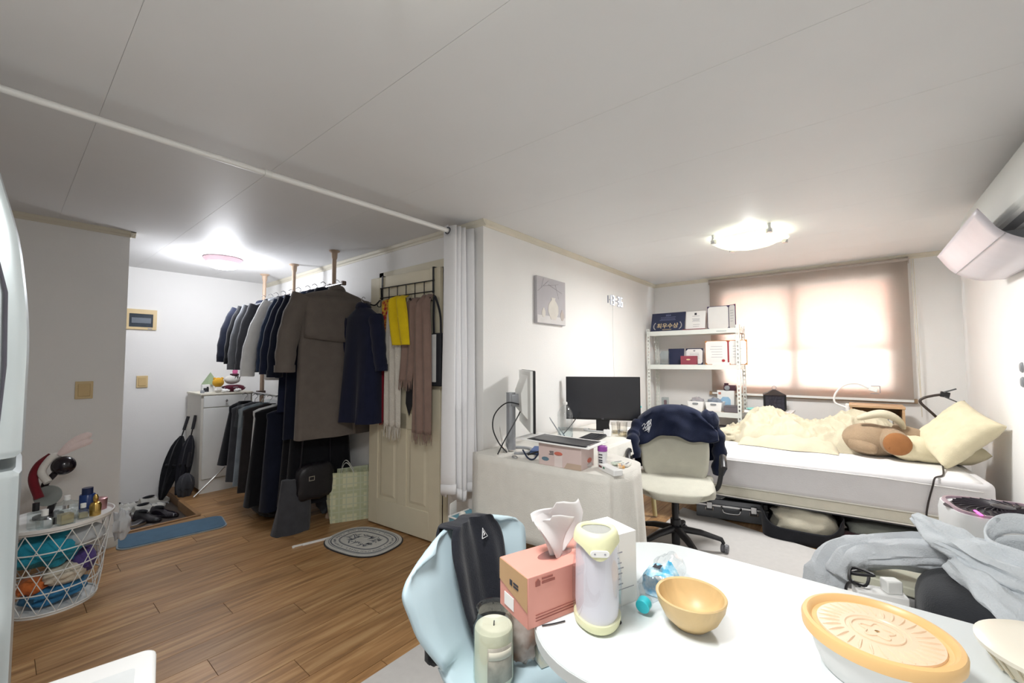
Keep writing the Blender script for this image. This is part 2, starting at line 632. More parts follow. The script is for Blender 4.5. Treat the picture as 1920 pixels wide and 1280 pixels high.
def dish_lamp(label, loc, rz, watts):
    t = thing('ceiling_lamp', label, 'ceiling lamp', loc, rz)
    obj('mount', MB().box((0, 0, -.012), (.30, .12, .024)), m_chrome, t, bevel=.004)
    g = M('lamp_glass', 'fdfde8', .35, emit=.36, ecol='f6f6d6', var=0)
    def dish(u, v):
        a, b = (u * 2 - 1), (v * 2 - 1)
        x, y_ = a * .245, b * .245
        # rounded square, curling down in the middle
        r = min(1, (abs(a) ** 3.2 + abs(b) ** 3.2) ** (1 / 3.2))
        kx = 1 / max(1e-6, (abs(a) ** 3.2 + abs(b) ** 3.2) ** (1 / 3.2)) * max(abs(a), abs(b)) if (a or b) else 1
        return (x * kx, y_ * kx, -.052 - .05 * (1 - r * r) + .012 * r ** 6)
    obj('glass_dish', MB().grid(dish, 20, 20), g, t, solid=.006)
    for sx, sy in ((1, 1), (1, -1), (-1, 1), (-1, -1)):
        c = obj('clip', MB().lathe([(.017, -.066), (.02, -.066), (.02, -.045), (.012, -.03), (.012, 0)], 14, (sx * .19, sy * .19, 0)), m_chrome, t)
        obj('arm', MB().tube([(sx * .19, sy * .19, -.012), (sx * .08, sy * .04, -.012)], .006), m_chrome, c)
    l = bpy.data.lights.new('lamp_bulb', 'AREA')
    l.shape = 'DISK'
    l.size = .42
    l.energy = watts
    l.color = (1, .997, .99)
    lo = bpy.data.objects.new('bulb', l)
    C.objects.link(lo)
    lo.parent = t
    lo.location = (0, 0, -.125)
    # light that leaves over the open rim of the dish
    l2 = bpy.data.lights.new('rim_glow', 'POINT')
    l2.energy = watts * .10
    l2.color = (1, .997, .99)
    l2.shadow_soft_size = .03
    lo2 = bpy.data.objects.new('bulb', l2)
    C.objects.link(lo2)
    lo2.parent = t
    lo2.location = (0, 0, -.045)
    return t
dish_lamp('square white glass dish ceiling lamp with metal clips in front of the window', (3.6, .58, H), math.radians(-8), MAIN_W)
dish_lamp('second glass dish ceiling lamp above the white dining table', (.36, .60, H), math.radians(4), NEAR_W)
# ================================================================= LARGE FURNITURE
R_ = math.radians

# light grey floor mat of the living area
m_rug = M('grey_mat', 'c3c0bd', .8, var=.03, scale=30, bump=.1, bscale=300)
rug = tag(obj('floor_mat', MB().prism([(-.6, 1.58), (2.0, 1.58), (2.0, 1.2), (3.86, 1.2), (3.55, .15), (3.5, -.7), (-.6, -.7)], .0, .012), m_rug, smooth=0),
          'light grey floor mat covering the living area under desk and table', 'floor mat')

# ---- roller blind
m_blind = sheer('blind_fabric', 'cfc5bc', .6)
t = thing('roller_blind', 'translucent beige roller blind lowered over the bright window', 'blind', (5.19, 0, 0))
obj('fabric', MB().bx(-.0008, .0008, -.425, 1.255, .945, 2.215), m_blind, t, smooth=0)
obj('head_rail', MB().tube([(0.012, -.43, 2.225), (.012, 1.26, 2.225)], .018, 14).bx(-.012, .04, -.435, -.428, 2.19, 2.25).bx(-.012, .04, 1.258, 1.265, 2.19, 2.25), M('blind_rail', 'b9aea6', .5), t)
obj('bottom_bar', MB().bx(-.006, .006, -.425, 1.255, .925, .948), m_whitem, t, bevel=.003)
obj('pull_cord', MB().tube([(-.004, -.45, 2.22), (-.005, -.455, 1.5), (-.006, -.47, .80)], .003, 6).tube([(-.012, -.463, 2.22), (-.013, -.468, 1.5), (-.006, -.47, .80)], .003, 6), m_trim, t)

# ---- air conditioner on the right wall
t = thing('air_conditioner', 'white split air conditioner high on the right wall with its flap open', 'air conditioner', (0, YR, 0))
m_ac = M('ac_white', 'e6e9e6', .4, var=.01)
prof = [(.002, 2.20), (.002, 1.92), (.09, 1.90), (.15, 1.905), (.205, 1.96), (.215, 2.10), (.19, 2.19), (.15, 2.205)]
obj('body', MB().prism(prof, 2.45, 3.75, 'x'), m_ac, t, bevel=.008)
obj('flap', MB().prism([(.10, 1.90), (.19, 1.945), (.194, 1.94), (.10, 1.893)], 2.5, 3.70, 'x'), m_whitem, t)
obj('outlet', MB().prism([(.10, 1.904), (.155, 1.909), (.19, 1.945), (.186, 1.951), (.15, 1.915), (.10, 1.91)], 2.52, 3.68, 'x'), M('outlet_grey', '8a8c8e', .6), t)
# plastic wind deflector clipped below
t = thing('wind_deflector', 'curved white plastic wind deflector hung below the air conditioner', 'wind deflector', (0, YR, 0))
def defl(u, v):
    x = lerp(2.75, 3.86, u)
    yy = curve([(0, .30), (.45, .22), (.8, .09), (1, .015)], v)
    zz = curve([(0, 1.985), (.45, 1.86), (.8, 1.80), (1, 1.80)], v)
    return (x, yy, zz)
obj('board', MB().grid(defl, 10, 18), M('deflector_plastic', 'e4dfe6', .35, var=.02), t, solid=.004)
obj('fold_line', MB().tube([(2.75, .222, 1.858), (3.86, .222, 1.858)], .0025, 6), M('fold_grey', 'a9a7ad', .5), t)
for bx0 in (2.9, 3.6):
    obj('bracket', MB().bx(bx0, bx0 + .02, .012, .20, 1.86, 1.898), m_grey, t)

# wall pegs
for i, z in enumerate((1.262, 1.178)):
    tag(place(obj('adhesive_hook', MB().lathe([(.03, 0), (.03, .006), (.022, .012), (.004, .013)], 20, mat=Matrix.Rotation(-PI / 2, 4, 'X') @ Matrix.Diagonal((.62, 1.0, 1, 1))), m_grey), (3.7, YR, z)),
        ('upper' if i == 0 else 'lower') + ' of two small grey oval adhesive hooks on the right wall', 'hook', 'grey oval hooks on the right wall')

# ---- refrigerator at the left edge
t = thing('refrigerator', 'silver two-door refrigerator with bulging doors at the left edge', 'refrigerator', (0, 0, 0))
m_fr = M('fridge_silver', 'c3ccce', .3, .55, var=.04, scale=3)
m_frd = M('fridge_grip', '54525c', .5, var=.1)
obj('cabinet', MB().bx(-.68, -.075, 1.82, 2.48, .03, 1.80), m_fr, t, bevel=.01)
def fdoor(z0, z1, top):
    def ring(z):
        k = (z - z0) / (z1 - z0)
        if top:
            bulge = curve([(0, .044), (.35, .044), (.7, .022), (1, -.03)], k)
        else:
            bulge = curve([(0, .042), (1, .042)], k)
        e = .012 * (1 if k in (0, 1) else 0)
        pts = []
        for yy, dx in ((1.80, -.02), (1.81, .0), (1.86, .006), (2.15, .012), (2.44, .006), (2.49, 0), (2.50, -.02)):
            pts.append((bulge + dx - e, yy, z))
        pts += [(-.07, 2.50, z), (-.07, 1.80, z)]
        return pts
    zs = [z0, z0 + .012] + [lerp(z0 + .02, z1 - .02, i / 14) for i in range(15)] + [z1 - .012, z1]
    return MB().rings([ring(z) for z in zs])
d = obj('door', fdoor(1.045, 1.86, True), m_fr, t)
obj('grip', MB().tube([(.0, 1.797, 1.10), (.005, 1.796, 1.3), (0, 1.797, 1.5), (-.025, 1.80, 1.64)], [.004, .012, .012, .004], 8, flat=(1, .4)), m_frd, d)
d = obj('door', fdoor(.09, 1.01, False), m_fr, t)
obj('grip', MB().tube([(-.01, 1.797, .95), (-.008, 1.796, .8), (-.01, 1.797, .6)], [.004, .012, .004], 8, flat=(1, .4)), m_frd, d)
obj('foot', MB().bx(-.6, -.1, 1.85, 2.45, 0, .035), m_black, t)

# ---- curtain rod and curtain
rod = obj('curtain_rod', MB().tube([(X0, 2.075, 2.18), (.75, 2.07, 2.18)], .0125, 12).tube([(.74, 2.07, 2.18), (XD - .012, 2.055, 2.18)], .0145, 12).lathe([(.024, 0), (.024, .012), (.014, .02)], 16, (0, 0, 0), mat=Matrix.Translation((XD - .001, 2.055, 2.18)) @ Matrix.Rotation(-PI / 2, 4, 'Y')), m_white)
tag(rod, 'long white tension curtain rod running below the ceiling', 'curtain rod')
obj('joint', MB().tube([(.735, 2.07, 2.18), (.765, 2.07, 2.18)], .0165, 12), m_whitem, rod)
t = thing('curtain', 'white curtain gathered at the end of the rod by the wall corner', 'curtain', (0, 0, 0))
m_cur = sheer('curtain_white', 'fdfdff', .15)
def curt(u, v):
    z = lerp(2.225, .43 + .035 * math.sin(u * 9), v)
    n_ = 4.5
    ph = u * n_ * 2 * PI
    ax, ay = lerp(1.845, 2.035, u), lerp(2.062, 2.035, u)
    sw = .046 + .01 * v
    off = math.sin(ph) * sw
    sk = math.cos(ph) * .012
    if u > .75:
        ay -= (u - .75) * .34 * (v * .4 + .6)
    return (ax + sk + .006 * math.sin(v * 5 + u * 8), ay + off, z - .012 * abs(math.sin(ph * .5)))
obj('cloth', MB().grid(curt, 150, 14), m_cur, t, smooth=80, solid=.0015)
obj('hem', MB().grid(lambda u, v: Vector(curt(u, 1 - .035 * v)), 150, 2), m_cur, t, smooth=80, solid=.005)
for i in range(5):
    x = 1.85 + i * .042
    obj('ring', MB().tube([(x + .003 * math.cos(a), 2.058 + .022 * math.sin(a), 2.18 + .022 * math.cos(a)) for a in [k * PI / 8 for k in range(17)]], .004, 6), M('eyelet_dark', '4a4a50', .3, .8), t)

# ---- dining table
t = thing('dining_table', 'white dining table with rounded corners in the foreground', 'table', (0, 0, 0))
TZ = .735
m_tt = M('table_laminate', 'dde3e4', .32, var=.008, spec=.5)
tp = obj('tabletop', MB().prism(rrect(.685, 1.352, -.62, .60, .2, 12), TZ - .03, TZ), m_tt, t, bevel=.004, seg=3)
obj('edge_band', MB().prism(rrect(.6835, 1.3535, -.6215, .6015, .2, 12), TZ - .026, TZ - .005), M('edge_grey', 'c9cdcc', .4), t)
for sx, sy in ((.80, .42), (1.26, .42), (.80, -.45), (1.26, -.45)):
    obj('leg', MB().tube([(sx, sy, TZ - .03), (sx + (.03 if sx > 1 else -.03), sy + (.03 if sy > 0 else -.03), 0.012)], [.02, .015], 14), m_white, t)

# ---- light blue shell chair at the table end
t = thing('shell_chair', 'pale blue moulded shell chair with a black cloth over its back', 'chair', (.95, .62, 0), R_(4))
m_sc = M('chair_blue', 'c2d8e1', .4, var=.015)
def shell(u, v):
    a = u * 2 - 1
    # v=0 back top, v=1 seat front
    hw = curve([(0, .15), (.03, .205), (.09, .25), (.2, .272), (.34, .25), (.5, .185), (.57, .18), (.72, .225), (.9, .22), (.97, .19), (1, .14)], v)
    yy = curve([(0, .36), (.25, .325), (.45, .275), (.55, .22), (.65, .15), (1, -.19)], v)
    zz = curve([(0, .80), (.25, .705), (.45, .54), (.55, .46), (.65, .44), (.9, .45), (1, .435)], v)
    bow = a * a
    if v < .5:
        yy -= .055 * bow * (1 - v)
        zz -= .03 * bow * bow * (1 - v * 2)
    else:
        zz += .012 * bow * (1 if v < .9 else .3)
    return (a * hw, yy, zz)
obj('shell', MB().grid(shell, 22, 44), m_sc, t, solid=.012, smooth=70)
for sx in (-1, 1):
    for sy, y1 in ((.06, .23), (-.08, -.2)):
        obj('leg', MB().tube(smoothpath([(sx * .03, sy * .3, .425), (sx * .14, sy * .9, .41), (sx * .19, lerp(sy, y1, .4), .33), (sx * .235, y1, .012)], 6), .009, 10), M('leg_lightgrey', 'c5cbd0', .35, .4), t)

# ---- desk with cloth: an L with a wing along the wall and one towards the room
DZ = .72
t = thing('desk', 'corner desk with pale round wooden legs hidden under a cream cloth', 'desk', (0, 0, 0))
obj('desktop', MB().prism([(1.945, 1.905), (3.52, 1.905), (3.52, 1.30), (2.56, 1.30), (2.40, 1.16), (2.34, .98), (2.08, .93), (1.95, 1.02)], DZ - .025, DZ), m_wood, t, bevel=.004)
m_leg = M('leg_pale_wood', 'd9cf9f', .5, var=.06)
for lx, ly in ((1.98, 1.86), (2.14, 1.02), (2.75, 1.36), (3.46, 1.36), (3.46, 1.86)):
    dx, dy = (.05 if lx > 2.1 else 0), (-.04 if ly < 1.5 else 0)
    obj('leg', MB().tube([(lx, ly, DZ - .03), (lx + dx, ly + dy, 0.012)], [.026, .018], 14), m_leg, t)
m_cloth = fabric('desk_cloth', 'e7e4dc', .03, .3, 180)
# outline of the cloth edge, walked from the wall corner round the front to the far end
edge = [(1.935, 1.905), (1.935, 1.4), (1.94, 1.02), (1.99, .955), (2.08, .918), (2.22, .925), (2.345, .97), (2.42, 1.12), (2.47, 1.22), (2.57, 1.29), (2.8, 1.29), (3.2, 1.285), (3.45, 1.285), (3.53, 1.33), (3.53, 1.905)]
ep = smoothpath([(a, b, 0) for a, b in edge], 8)
top = MB()
def ctop(u, v):
    p = ep[min(len(ep) - 1, int(round(u * (len(ep) - 1))))]
    q = V(lerp(1.95, 3.52, u), 1.904, 0)
    w = p.lerp(q, v)
    return (w.x, w.y, DZ + .003 + .0015 * nz(w.x * 9, w.y * 9))
cl = thing('desk_cloth', 'cream cotton cloth draped over the corner desk', 'tablecloth', (0, 0, 0))
obj('top_sheet', MB().grid(ctop, len(ep) - 1, 14), m_cloth, cl, solid=.002, off=1)
def drop(u, v):
    i = min(len(ep) - 1, int(round(u * (len(ep) - 1))))
    p = ep[i]
    a, b = ep[max(0, i - 1)], ep[min(len(ep) - 1, i + 1)]
    tn = (b - a).normalized()
    out = V(tn.y, -tn.x, 0)
    if out.x * (p.x - 2.6) + out.y * (p.y - 1.7) < 0:
        out = -out
    L = curve([(0, .44), (.25, .47), (.38, .52), (.45, .40), (.52, .22), (.6, .14), (.75, .11), (1, .12)], u)
    L += .012 * math.sin(u * 40)
    f = v * (.015 * math.sin(u * 46 + 1) + .012 * math.sin(u * 87) + .025)
    f *= (.25 if u < .3 else 1)
    q = p + out * f
    return (q.x, q.y, DZ + .004 - L * v)
obj('front_drop', MB().grid(drop, len(ep) - 1, 10), m_cloth, cl, solid=.002, smooth=70)

# ---- shelving unit
t = thing('shelving_unit', 'white slotted-angle steel shelving unit in the corner by the window', 'shelf', (0, 0, 0))
SX0, SX1, SY0, SY1 = 4.86, 5.16, .90, 1.885
m_sh = M('shelf_white', 'e3e6e0', .4, var=.015)
SHZ = (1.655, 1.265, .76, .28)
def post(x, y, dx, dy):
    mb = MB()
    top = 1.685
    # two flanges each made of rails with rungs between slots
    for (ux, uy) in ((dx, 0), (0, dy)):
        for a, b in ((0, .011), (.024, .035)):
            mb.bx(*sorted((x + ux * a - (0 if ux else .001), x + ux * b + (0 if ux else .001))), *sorted((y + uy * a - (0 if uy else .001), y + uy * b + (0 if uy else .001))), 0, top)
        z = 0
        while z < top:
            a, b = .011, .024
            mb.bx(*sorted((x + ux * a - (0 if ux else .001), x + ux * b + (0 if ux else .001))), *sorted((y + uy * a - (0 if uy else .001), y + uy * b + (0 if uy else .001))), z, min(top, z + .02))
            z += .042
    return mb
for x, dx in ((SX0, 1), (SX1, -1)):
    for y, dy in ((SY0, 1), (SY1, -1)):
        p = obj('post', post(x, y, dx, dy), m_sh, t, smooth=0)
for z in SHZ:
    b = obj('beam', MB().bx(SX0 + .003, SX0 + .006, SY0 + .003, SY1 - .003, z - .052, z).bx(SX1 - .006, SX1 - .003, SY0 + .003, SY1 - .003, z - .052, z), m_sh, t, smooth=0)
    obj('side_beam', MB().bx(SX0 + .008, SX1 - .008, SY0 + .003, SY0 + .006, z - .052, z), m_sh, t, smooth=0)
    obj('side_beam', MB().bx(SX0 + .008, SX1 - .008, SY1 - .006, SY1 - .003, z - .052, z), m_sh, t, smooth=0)
    obj('shelf_board', MB().bx(SX0 + .008, SX1 - .008, SY0 + .008, SY1 - .008, z - .014, z - .002), M('shelf_board_wood', 'c3ad98', .55, var=.08, scale=6, stretch=(6, 1, 1)), t, smooth=0)
obj('label_holder', MB().bx(SX0 - .002, SX0 + .002, 1.02, 1.12, 1.62, 1.632), M('label_grey', 'c4c8c6', .4), t, bevel=.002)

# ---- bed
BR = R_(4.6)
bed = thing('bed', 'single bed with white mattress on a cream box base along the window', 'bed', (3.60, .95, 0), BR)
# local: +x towards the window, +y towards the foot end
BL0, BL1, BWd = -1.60, .35, 1.02
m_mat = fabric('mattress_white', 'eceae8', .015, .1, 160)
def rbox(x0, x1, y0, y1, z0, z1, r):
    return MB().prism(rrect(x0, x1, y0, y1, r, 5), z0, z1)
obj('box_base', rbox(.02, BWd - .02, BL0 + .02, BL1 - .02, .25, .33, .03), fabric('base_cream', 'd9d5c6', .03), bed, bevel=.01)
mt_ = obj('mattress', rbox(.0, BWd, BL0, BL1, .332, .565, .06), fabric('mattress_side', 'dcdadb', .02, .12, 120), bed, bevel=.03, seg=4)
def pad(u, v):
    x, y = lerp(-.004, BWd + .004, u), lerp(BL0 + .06, BL1 + .003, v)
    ed = min(u, 1 - u, (1 - v)) * 1.0
    z = .569 + .004 * nz(x * 5, y * 5)
    if u < .012 or u > .988:
        z = .535 - .018 * max(0, 1 - v * 4)
        x += -.004 if u < .5 else .004
    return (x, y, z)
obj('mattress_pad', MB().grid(pad, 84, 40), m_mat, bed, solid=.004, smooth=75)
for yy in (BL0 + .02, BL1 + .001):
    pass
obj('piping', MB().tube([(.012, BL0 + .03, .335), (.012, BL1 - .03, .335)], .006, 8).tube([(.016, BL0 + .03, .252), (.016, BL1 - .03, .252)], .005, 8), M('piping_white', 'f0eee6', .6), bed)
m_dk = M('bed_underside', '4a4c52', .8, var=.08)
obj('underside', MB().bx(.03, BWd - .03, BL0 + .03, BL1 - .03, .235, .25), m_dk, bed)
for lx in (.10, BWd - .1):
    for ly in (BL0 + .1, -.65, BL1 - .1):
        obj('leg', MB().lathe([(.03, 0), (.03, .235)], 14, (lx, ly, 0)), m_blackm, bed)
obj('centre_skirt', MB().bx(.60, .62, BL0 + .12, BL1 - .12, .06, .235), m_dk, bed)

# ---- office chair
oc = thing('office_chair', 'cream swivel office chair with black arms and star base', 'office chair', (3.0, .985, 0.012), R_(198))
# local: +x is where the sitter faces
m_oc = fabric('chair_cream', 'cbc9bb', .04, .3, 260)
for k in range(5):
    a = k * 2 * PI / 5 + .45
    c_, s_ = math.cos(a), math.sin(a)
    l = obj('base_arm', MB().tube([(.03 * c_, .03 * s_, .135), (.16 * c_, .16 * s_, .12), (.29 * c_, .29 * s_, .085), (.305 * c_, .305 * s_, .06)], [.03, .026, .02, .014], 10, flat=(1, .75)), m_black, oc)
    mt4 = Matrix.Translation((.31 * c_, .31 * s_, .028)) @ Matrix.Rotation(a + 1.1, 4, 'Z') @ Matrix.Rotation(PI / 2, 4, 'X')
    obj('caster', MB().lathe([(.012, -.024), (.026, -.022), (.028, -.006), (.02, 0), (.028, .006), (.026, .022), (.012, .024)], 18, mat=mt4), M('caster_grey', '6d6d72', .5), l)
obj('gas_column', MB().lathe([(.028, .03), (.028, .16), (.034, .165), (.034, .2), (.022, .2), (.022, .37)], 18), m_black, oc)
obj('mechanism', MB().bx(-.12, .1, -.08, .08, .345, .385), m_black, oc, bevel=.01)
def seat(u, v):
    a, b = u * 2 - 1, v * 2 - 1
    k = 1 / max(1, (abs(a) ** 3.2 + abs(b) ** 3.2) ** (1 / 3.2)) if (a or b) else 1
    x, y = a * .245 * k, b * .255 * k
    return (x + .02, y, .455 - .03 * (x + .25) * .0 + .018 * (a * a + b * b) * .3 - .03 * max(0, a) ** 4)
obj('seat', MB().grid(seat, 20, 20), m_oc, oc, solid=.06, off=-1, bevel=.0, smooth=70, sub=1)
def back(u, v):
    a = u * 2 - 1
    hw = curve([(0, .19), (.15, .225), (.45, .24), (.8, .215), (.95, .17), (1, .11)], v)
    x = curve([(0, -.205), (.2, -.225), (1, -.315)], v) + .07 * a * a * (1 - .3 * v)
    z = lerp(.44, .915, v) - (.02 * a * a if v > .9 else 0)
    return (x, a * hw, z)
obj('backrest', MB().grid(back, 18, 22), m_oc, oc, solid=.035, off=0, smooth=70, sub=1)
obj('back_shell', MB().grid(lambda u, v: Vector(back(u * .9 + .05, v * .9)) + V(-.026, 0, 0), 14, 16), m_black, oc, solid=.01)
for sy in (-1, 1):
    obj('armrest', MB().tube(smoothpath([(-.03, sy * .23, .405), (-.02, sy * .275, .44), (-.035, sy * .30, .55), (-.02, sy * .305, .63), (.03, sy * .305, .655), (.12, sy * .30, .645), (.19, sy * .295, .615)], 6), [.012] * 12 + [.016] * 12 + [.014] * 13, 10, flat=(1, 1.3)), m_black, oc)

# ---- shoe cabinet in the hall
t = thing('shoe_cabinet', 'narrow white shoe cabinet with drawer and door by the hall wall', 'cabinet', (1.28, 5.06, 0))
cw, cd_ = .46, .5
obj('body', MB().bx(0, cw, .012, cd_, .05, .975), M('cabinet_side', 'd3cfc6', .5, var=.03), t)
obj('top', MB().bx(-.008, cw + .008, -.004, cd_, .976, .995), M('cabinet_top', 'e2dccd', .45), t, bevel=.003)
d = obj('drawer', MB().bx(.02, cw - .02, -.004, .012, .855, .968), m_whitem, t, bevel=.002)
obj('knob', MB().lathe([(.006, 0), (.006, .012), (.012, .016), (.012, .024), (.004, .028)], 14, mat=Matrix.Translation((.21, -.004, .915)) @ Matrix.Rotation(PI / 2, 4, 'X')), m_chrome, d)
d = obj('door', MB().bx(.02, cw - .02, -.004, .012, .14, .845), m_whitem, t, bevel=.002)
obj('knob', MB().lathe([(.006, 0), (.006, .012), (.012, .016), (.004, .026)], 14, mat=Matrix.Translation((.5, -.004, .6)) @ Matrix.Rotation(PI / 2, 4, 'X')), m_chrome, d)
obj('kick_board', MB().bx(.005, cw - .005, .004, .02, 0, .13), m_whitem, t)

# ---- tension-pole clothes rack
t = thing('clothes_rack', 'beige floor-to-ceiling pole clothes rack with metal rails', 'clothes rack', (0, 0, 0))
m_pole = M('pole_beige', 'b9a08a', .45, var=.04)
PX = 1.80
for y in (3.46, 4.25, 4.98):
    p = obj('pole', MB().lathe([(.021, .03), (.021, 1.3)], 16, (PX, y, 0)).lathe([(.0175, 1.3), (.0175, H - .06)], 16, (PX, y, 0)), m_pole, t)
    obj('ceiling_cup', MB().lathe([(.02, H - .075), (.024, H - .06), (.026, H - .02), (.045, H - .006), (.045, H - .0005)], 20, (PX, y, 0)), m_pole, p)
    obj('foot_cup', MB().lathe([(.038, 0), (.036, .02), (.024, .04)], 20, (PX, y, 0)), m_pole, p)
    for z in (1.955, .98):
        obj('clamp', MB().box((PX - .01, y, z), (.085, .045, .045)), M('clamp_brown', '6f6058', .5), p, bevel=.006)
RX = 1.755
obj('rail', MB().tube([(RX, 3.22, 1.955), (RX, 5.01, 1.955)], .0125, 14), m_chrome, t)
obj('rail', MB().tube([(RX - .02, 3.40, .98), (RX - .02, 5.02, .98)], .0125, 14), m_chrome, t)
for y in (3.215, 5.02):
    obj('rail_cap', MB().box((RX, y, 1.955), (.035, .03, .035)), M('clamp_brown'), t, bevel=.006)
# ================================================================= CLOTHES AND HALL
def sgp(x, p):
    return math.copysign(abs(x) ** p, x)

def garment(name, label, cat, loc, mat, hw=.25, L=.8, hd=.06, sl=.58, flare=1.08, out=.07, rz=0, group=None, seed=0,
            hook=True, collar=True, amp=.12, slr=.07, drop=.085, collar_mat=None, tilt=0):
    """a garment on a hanger: local x across the shoulders, origin at the rail"""
    t = thing(name, label, cat, loc, rz, group)
    n = 36
    rings = []
    zs = [-.045, -.05, -.07, -.09, -.105, -.12, -.14, -.18, -.25] + [lerp(-.3, -L, i / 10) for i in range(11)]
    for z in zs:
        if z > -.125:
            w = curve([(-.05 - drop, hw), (-.05 - drop * .45, hw * .62), (-.05, .055), (-.045, .05)], z)
            d = curve([(-.14, hd * .75), (-.045, .035)], z)
        else:
            k = (-z - .125) / (L - .125)
            w = hw * lerp(.97, flare, k)
            d = hd * lerp(.8, 1.25, k)
        k = max(0, (-z - .15) / L)
        r = []
        for i in range(n):
            a = 2 * PI * i / n
            f = 1 + amp * k * 2.2 * math.sin(5 * a + seed * 2.1 + 2 * k) + amp * k * math.sin(11 * a + seed)
            r.append((w * sgp(math.cos(a), .85), d * sgp(math.sin(a), .8) * f + .02 * k * math.sin(seed + 3 * a), z + tilt * math.cos(a) * k))
        rings.append(r)
    obj('body', MB().rings(rings), mat, t, smooth=60)
    if sl:
        for s in (-1, 1):
            pts = smoothpath([(s * (hw - .035), 0, -.14), (s * (hw + out * .4), .012, -.14 - sl * .33), (s * (hw + out * .85), .005, -.14 - sl * .7), (s * (hw + out), -.012, -.14 - sl)], 5)
            rs = [slr * lerp(1.05, .8, i / (len(pts) - 1)) * (1 + .05 * math.sin(i * 1.7 + seed)) for i in range(len(pts))]
            sv = obj('sleeve', MB().tube(pts, rs, 14, flat=(.72, .95)), mat, t, smooth=60)
            obj('cuff', MB().tube([Vector(pts[-1]) + V(0, 0, .05), Vector(pts[-1]) + V(0, 0, -.002)], rs[-1] * 1.05, 14, flat=(.72, .95)), mat, sv, smooth=60)
    if collar:
        pts = [(.062 * math.cos(a), .042 * math.sin(a), -.045 - .012 * math.cos(2 * a)) for a in [k * PI / 8 for k in range(17)]]
        obj('collar', MB().tube(pts, .017, 8, flat=(.6, 1.3)), collar_mat or mat, t)
    if hook:
        obj('hanger_hook', MB().tube(smoothpath([(0, 0, -.06), (0, 0, -.02), (.018, 0, .0), (.022, 0, .017), (0, 0, .032), (-.022, 0, .018)], 5), .003, 6), m_chrome, t)
    return t

f_coat = fabric('wool_taupe', '6d655f', .08, .35, 260)
f_navy = fabric('wool_navy', '20263c', .12)
f_navyd = fabric('wool_dark_navy', '171c2c', .12)
f_black = fabric('cloth_black', '15161b', .15)
f_char = fabric('wool_charcoal', '45464b', .12)
f_grey = fabric('cloth_grey', '6f7277', .1)
f_lgrey = fabric('cloth_light_grey', '9da0a4', .08)
f_shirt = fabric('shirt_white', 'e8e9e9', .04, .15)
f_denim = fabric('denim_blue', '2b3a55', .15)
f_denimw = fabric('denim_washed', '8a949c', .15)
f_brownd = fabric('cloth_dark_brown', '2f2b2c', .12)
RG = 'clothes on the upper rail of the hall rack'
tc = garment('hanging_coat', 'long taupe wool coat with back yoke, nearest on the hall rack', 'coat', (1.735, 3.285, 1.955), f_coat, .30, 1.24, .075, .58, 1.06, .10, 0, RG, 1, slr=.088, amp=.08)
# back yoke flap and centre pleat on the side facing the room
def yoke(u, v):
    a = u * 2 - 1
    z = lerp(-.125, -.46 - .03 * (1 - abs(a)), v)
    w = .285
    return (a * w, -.064 * max(0, 1 - abs(a) ** 5) ** .5 - .018 - .006 * v, z)
obj('yoke', MB().grid(yoke, 24, 8), f_coat, tc, solid=.005, smooth=60)
obj('back_pleat', MB().grid(lambda u, v: (lerp(.07, .095, u) + .03 * v, -.087 - .01 * math.sin(u * PI) - .02 * v, lerp(-.47, -1.235, v)), 6, 10), f_coat, tc, solid=.004)
garment('hanging_coat', 'long dark navy overcoat hanging just behind the taupe coat', 'coat', (1.70, 3.45, 1.955), f_navyd, .27, 1.25, .05, .62, 1.12, .10, 0, RG, 2)
garment('hanging_coat', 'navy wool coat hanging between the dark overcoat and white shirt', 'coat', (1.70, 3.60, 1.955), f_navy, .26, 1.05, .045, .6, 1.1, .11, 0, RG, 3)
garment('hanging_jacket', 'blue denim jacket beside the white shirt on the rack', 'jacket', (1.70, 3.73, 1.955), f_denim, .25, .78, .04, .58, 1.0, .10, 0, RG, 4)
garment('hanging_shirt', 'white long-sleeved shirt hanging among the dark coats', 'shirt', (1.685, 3.88, 1.955), f_shirt, .26, .80, .05, .62, 1.0, .14, 0, RG, 5)
ho = garment('hanging_hoodie', 'navy hooded jacket with drawstrings behind the white shirt', 'hoodie', (1.69, 4.04, 1.955), f_denim, .22, .68, .05, .55, 1.0, .07, 0, RG, 6)
for s in (-1, 1):
    obj('drawstring', MB().tube([(-.13 + s * .02, -.06, -.10), (-.15 + s * .03, -.075, -.22), (-.17 + s * .03, -.07, -.30)], .004, 6), f_lgrey, ho)
garment('hanging_jacket', 'charcoal blazer hanging behind the navy hooded jacket', 'jacket', (1.675, 4.18, 1.955), f_char, .25, .72, .045, .57, 1.02, .08, 0, RG, 7)
garment('hanging_cardigan', 'light grey cardigan between the charcoal blazer and black jackets', 'cardigan', (1.67, 4.33, 1.955), f_grey, .25, .74, .04, .57, 1.02, .09, 0, RG, 8)
garment('hanging_jacket', 'black jacket behind the light grey cardigan on the rack', 'jacket', (1.67, 4.46, 1.955), f_black, .25, .70, .045, .52, 1.0, .08, 0, RG, 9)
garment('hanging_jacket', 'dark navy jacket farthest along the hall rack near the shoe cabinet', 'jacket', (1.665, 4.62, 1.955), f_navyd, .25, .72, .05, .5, 1.0, .09, 0, RG, 10)

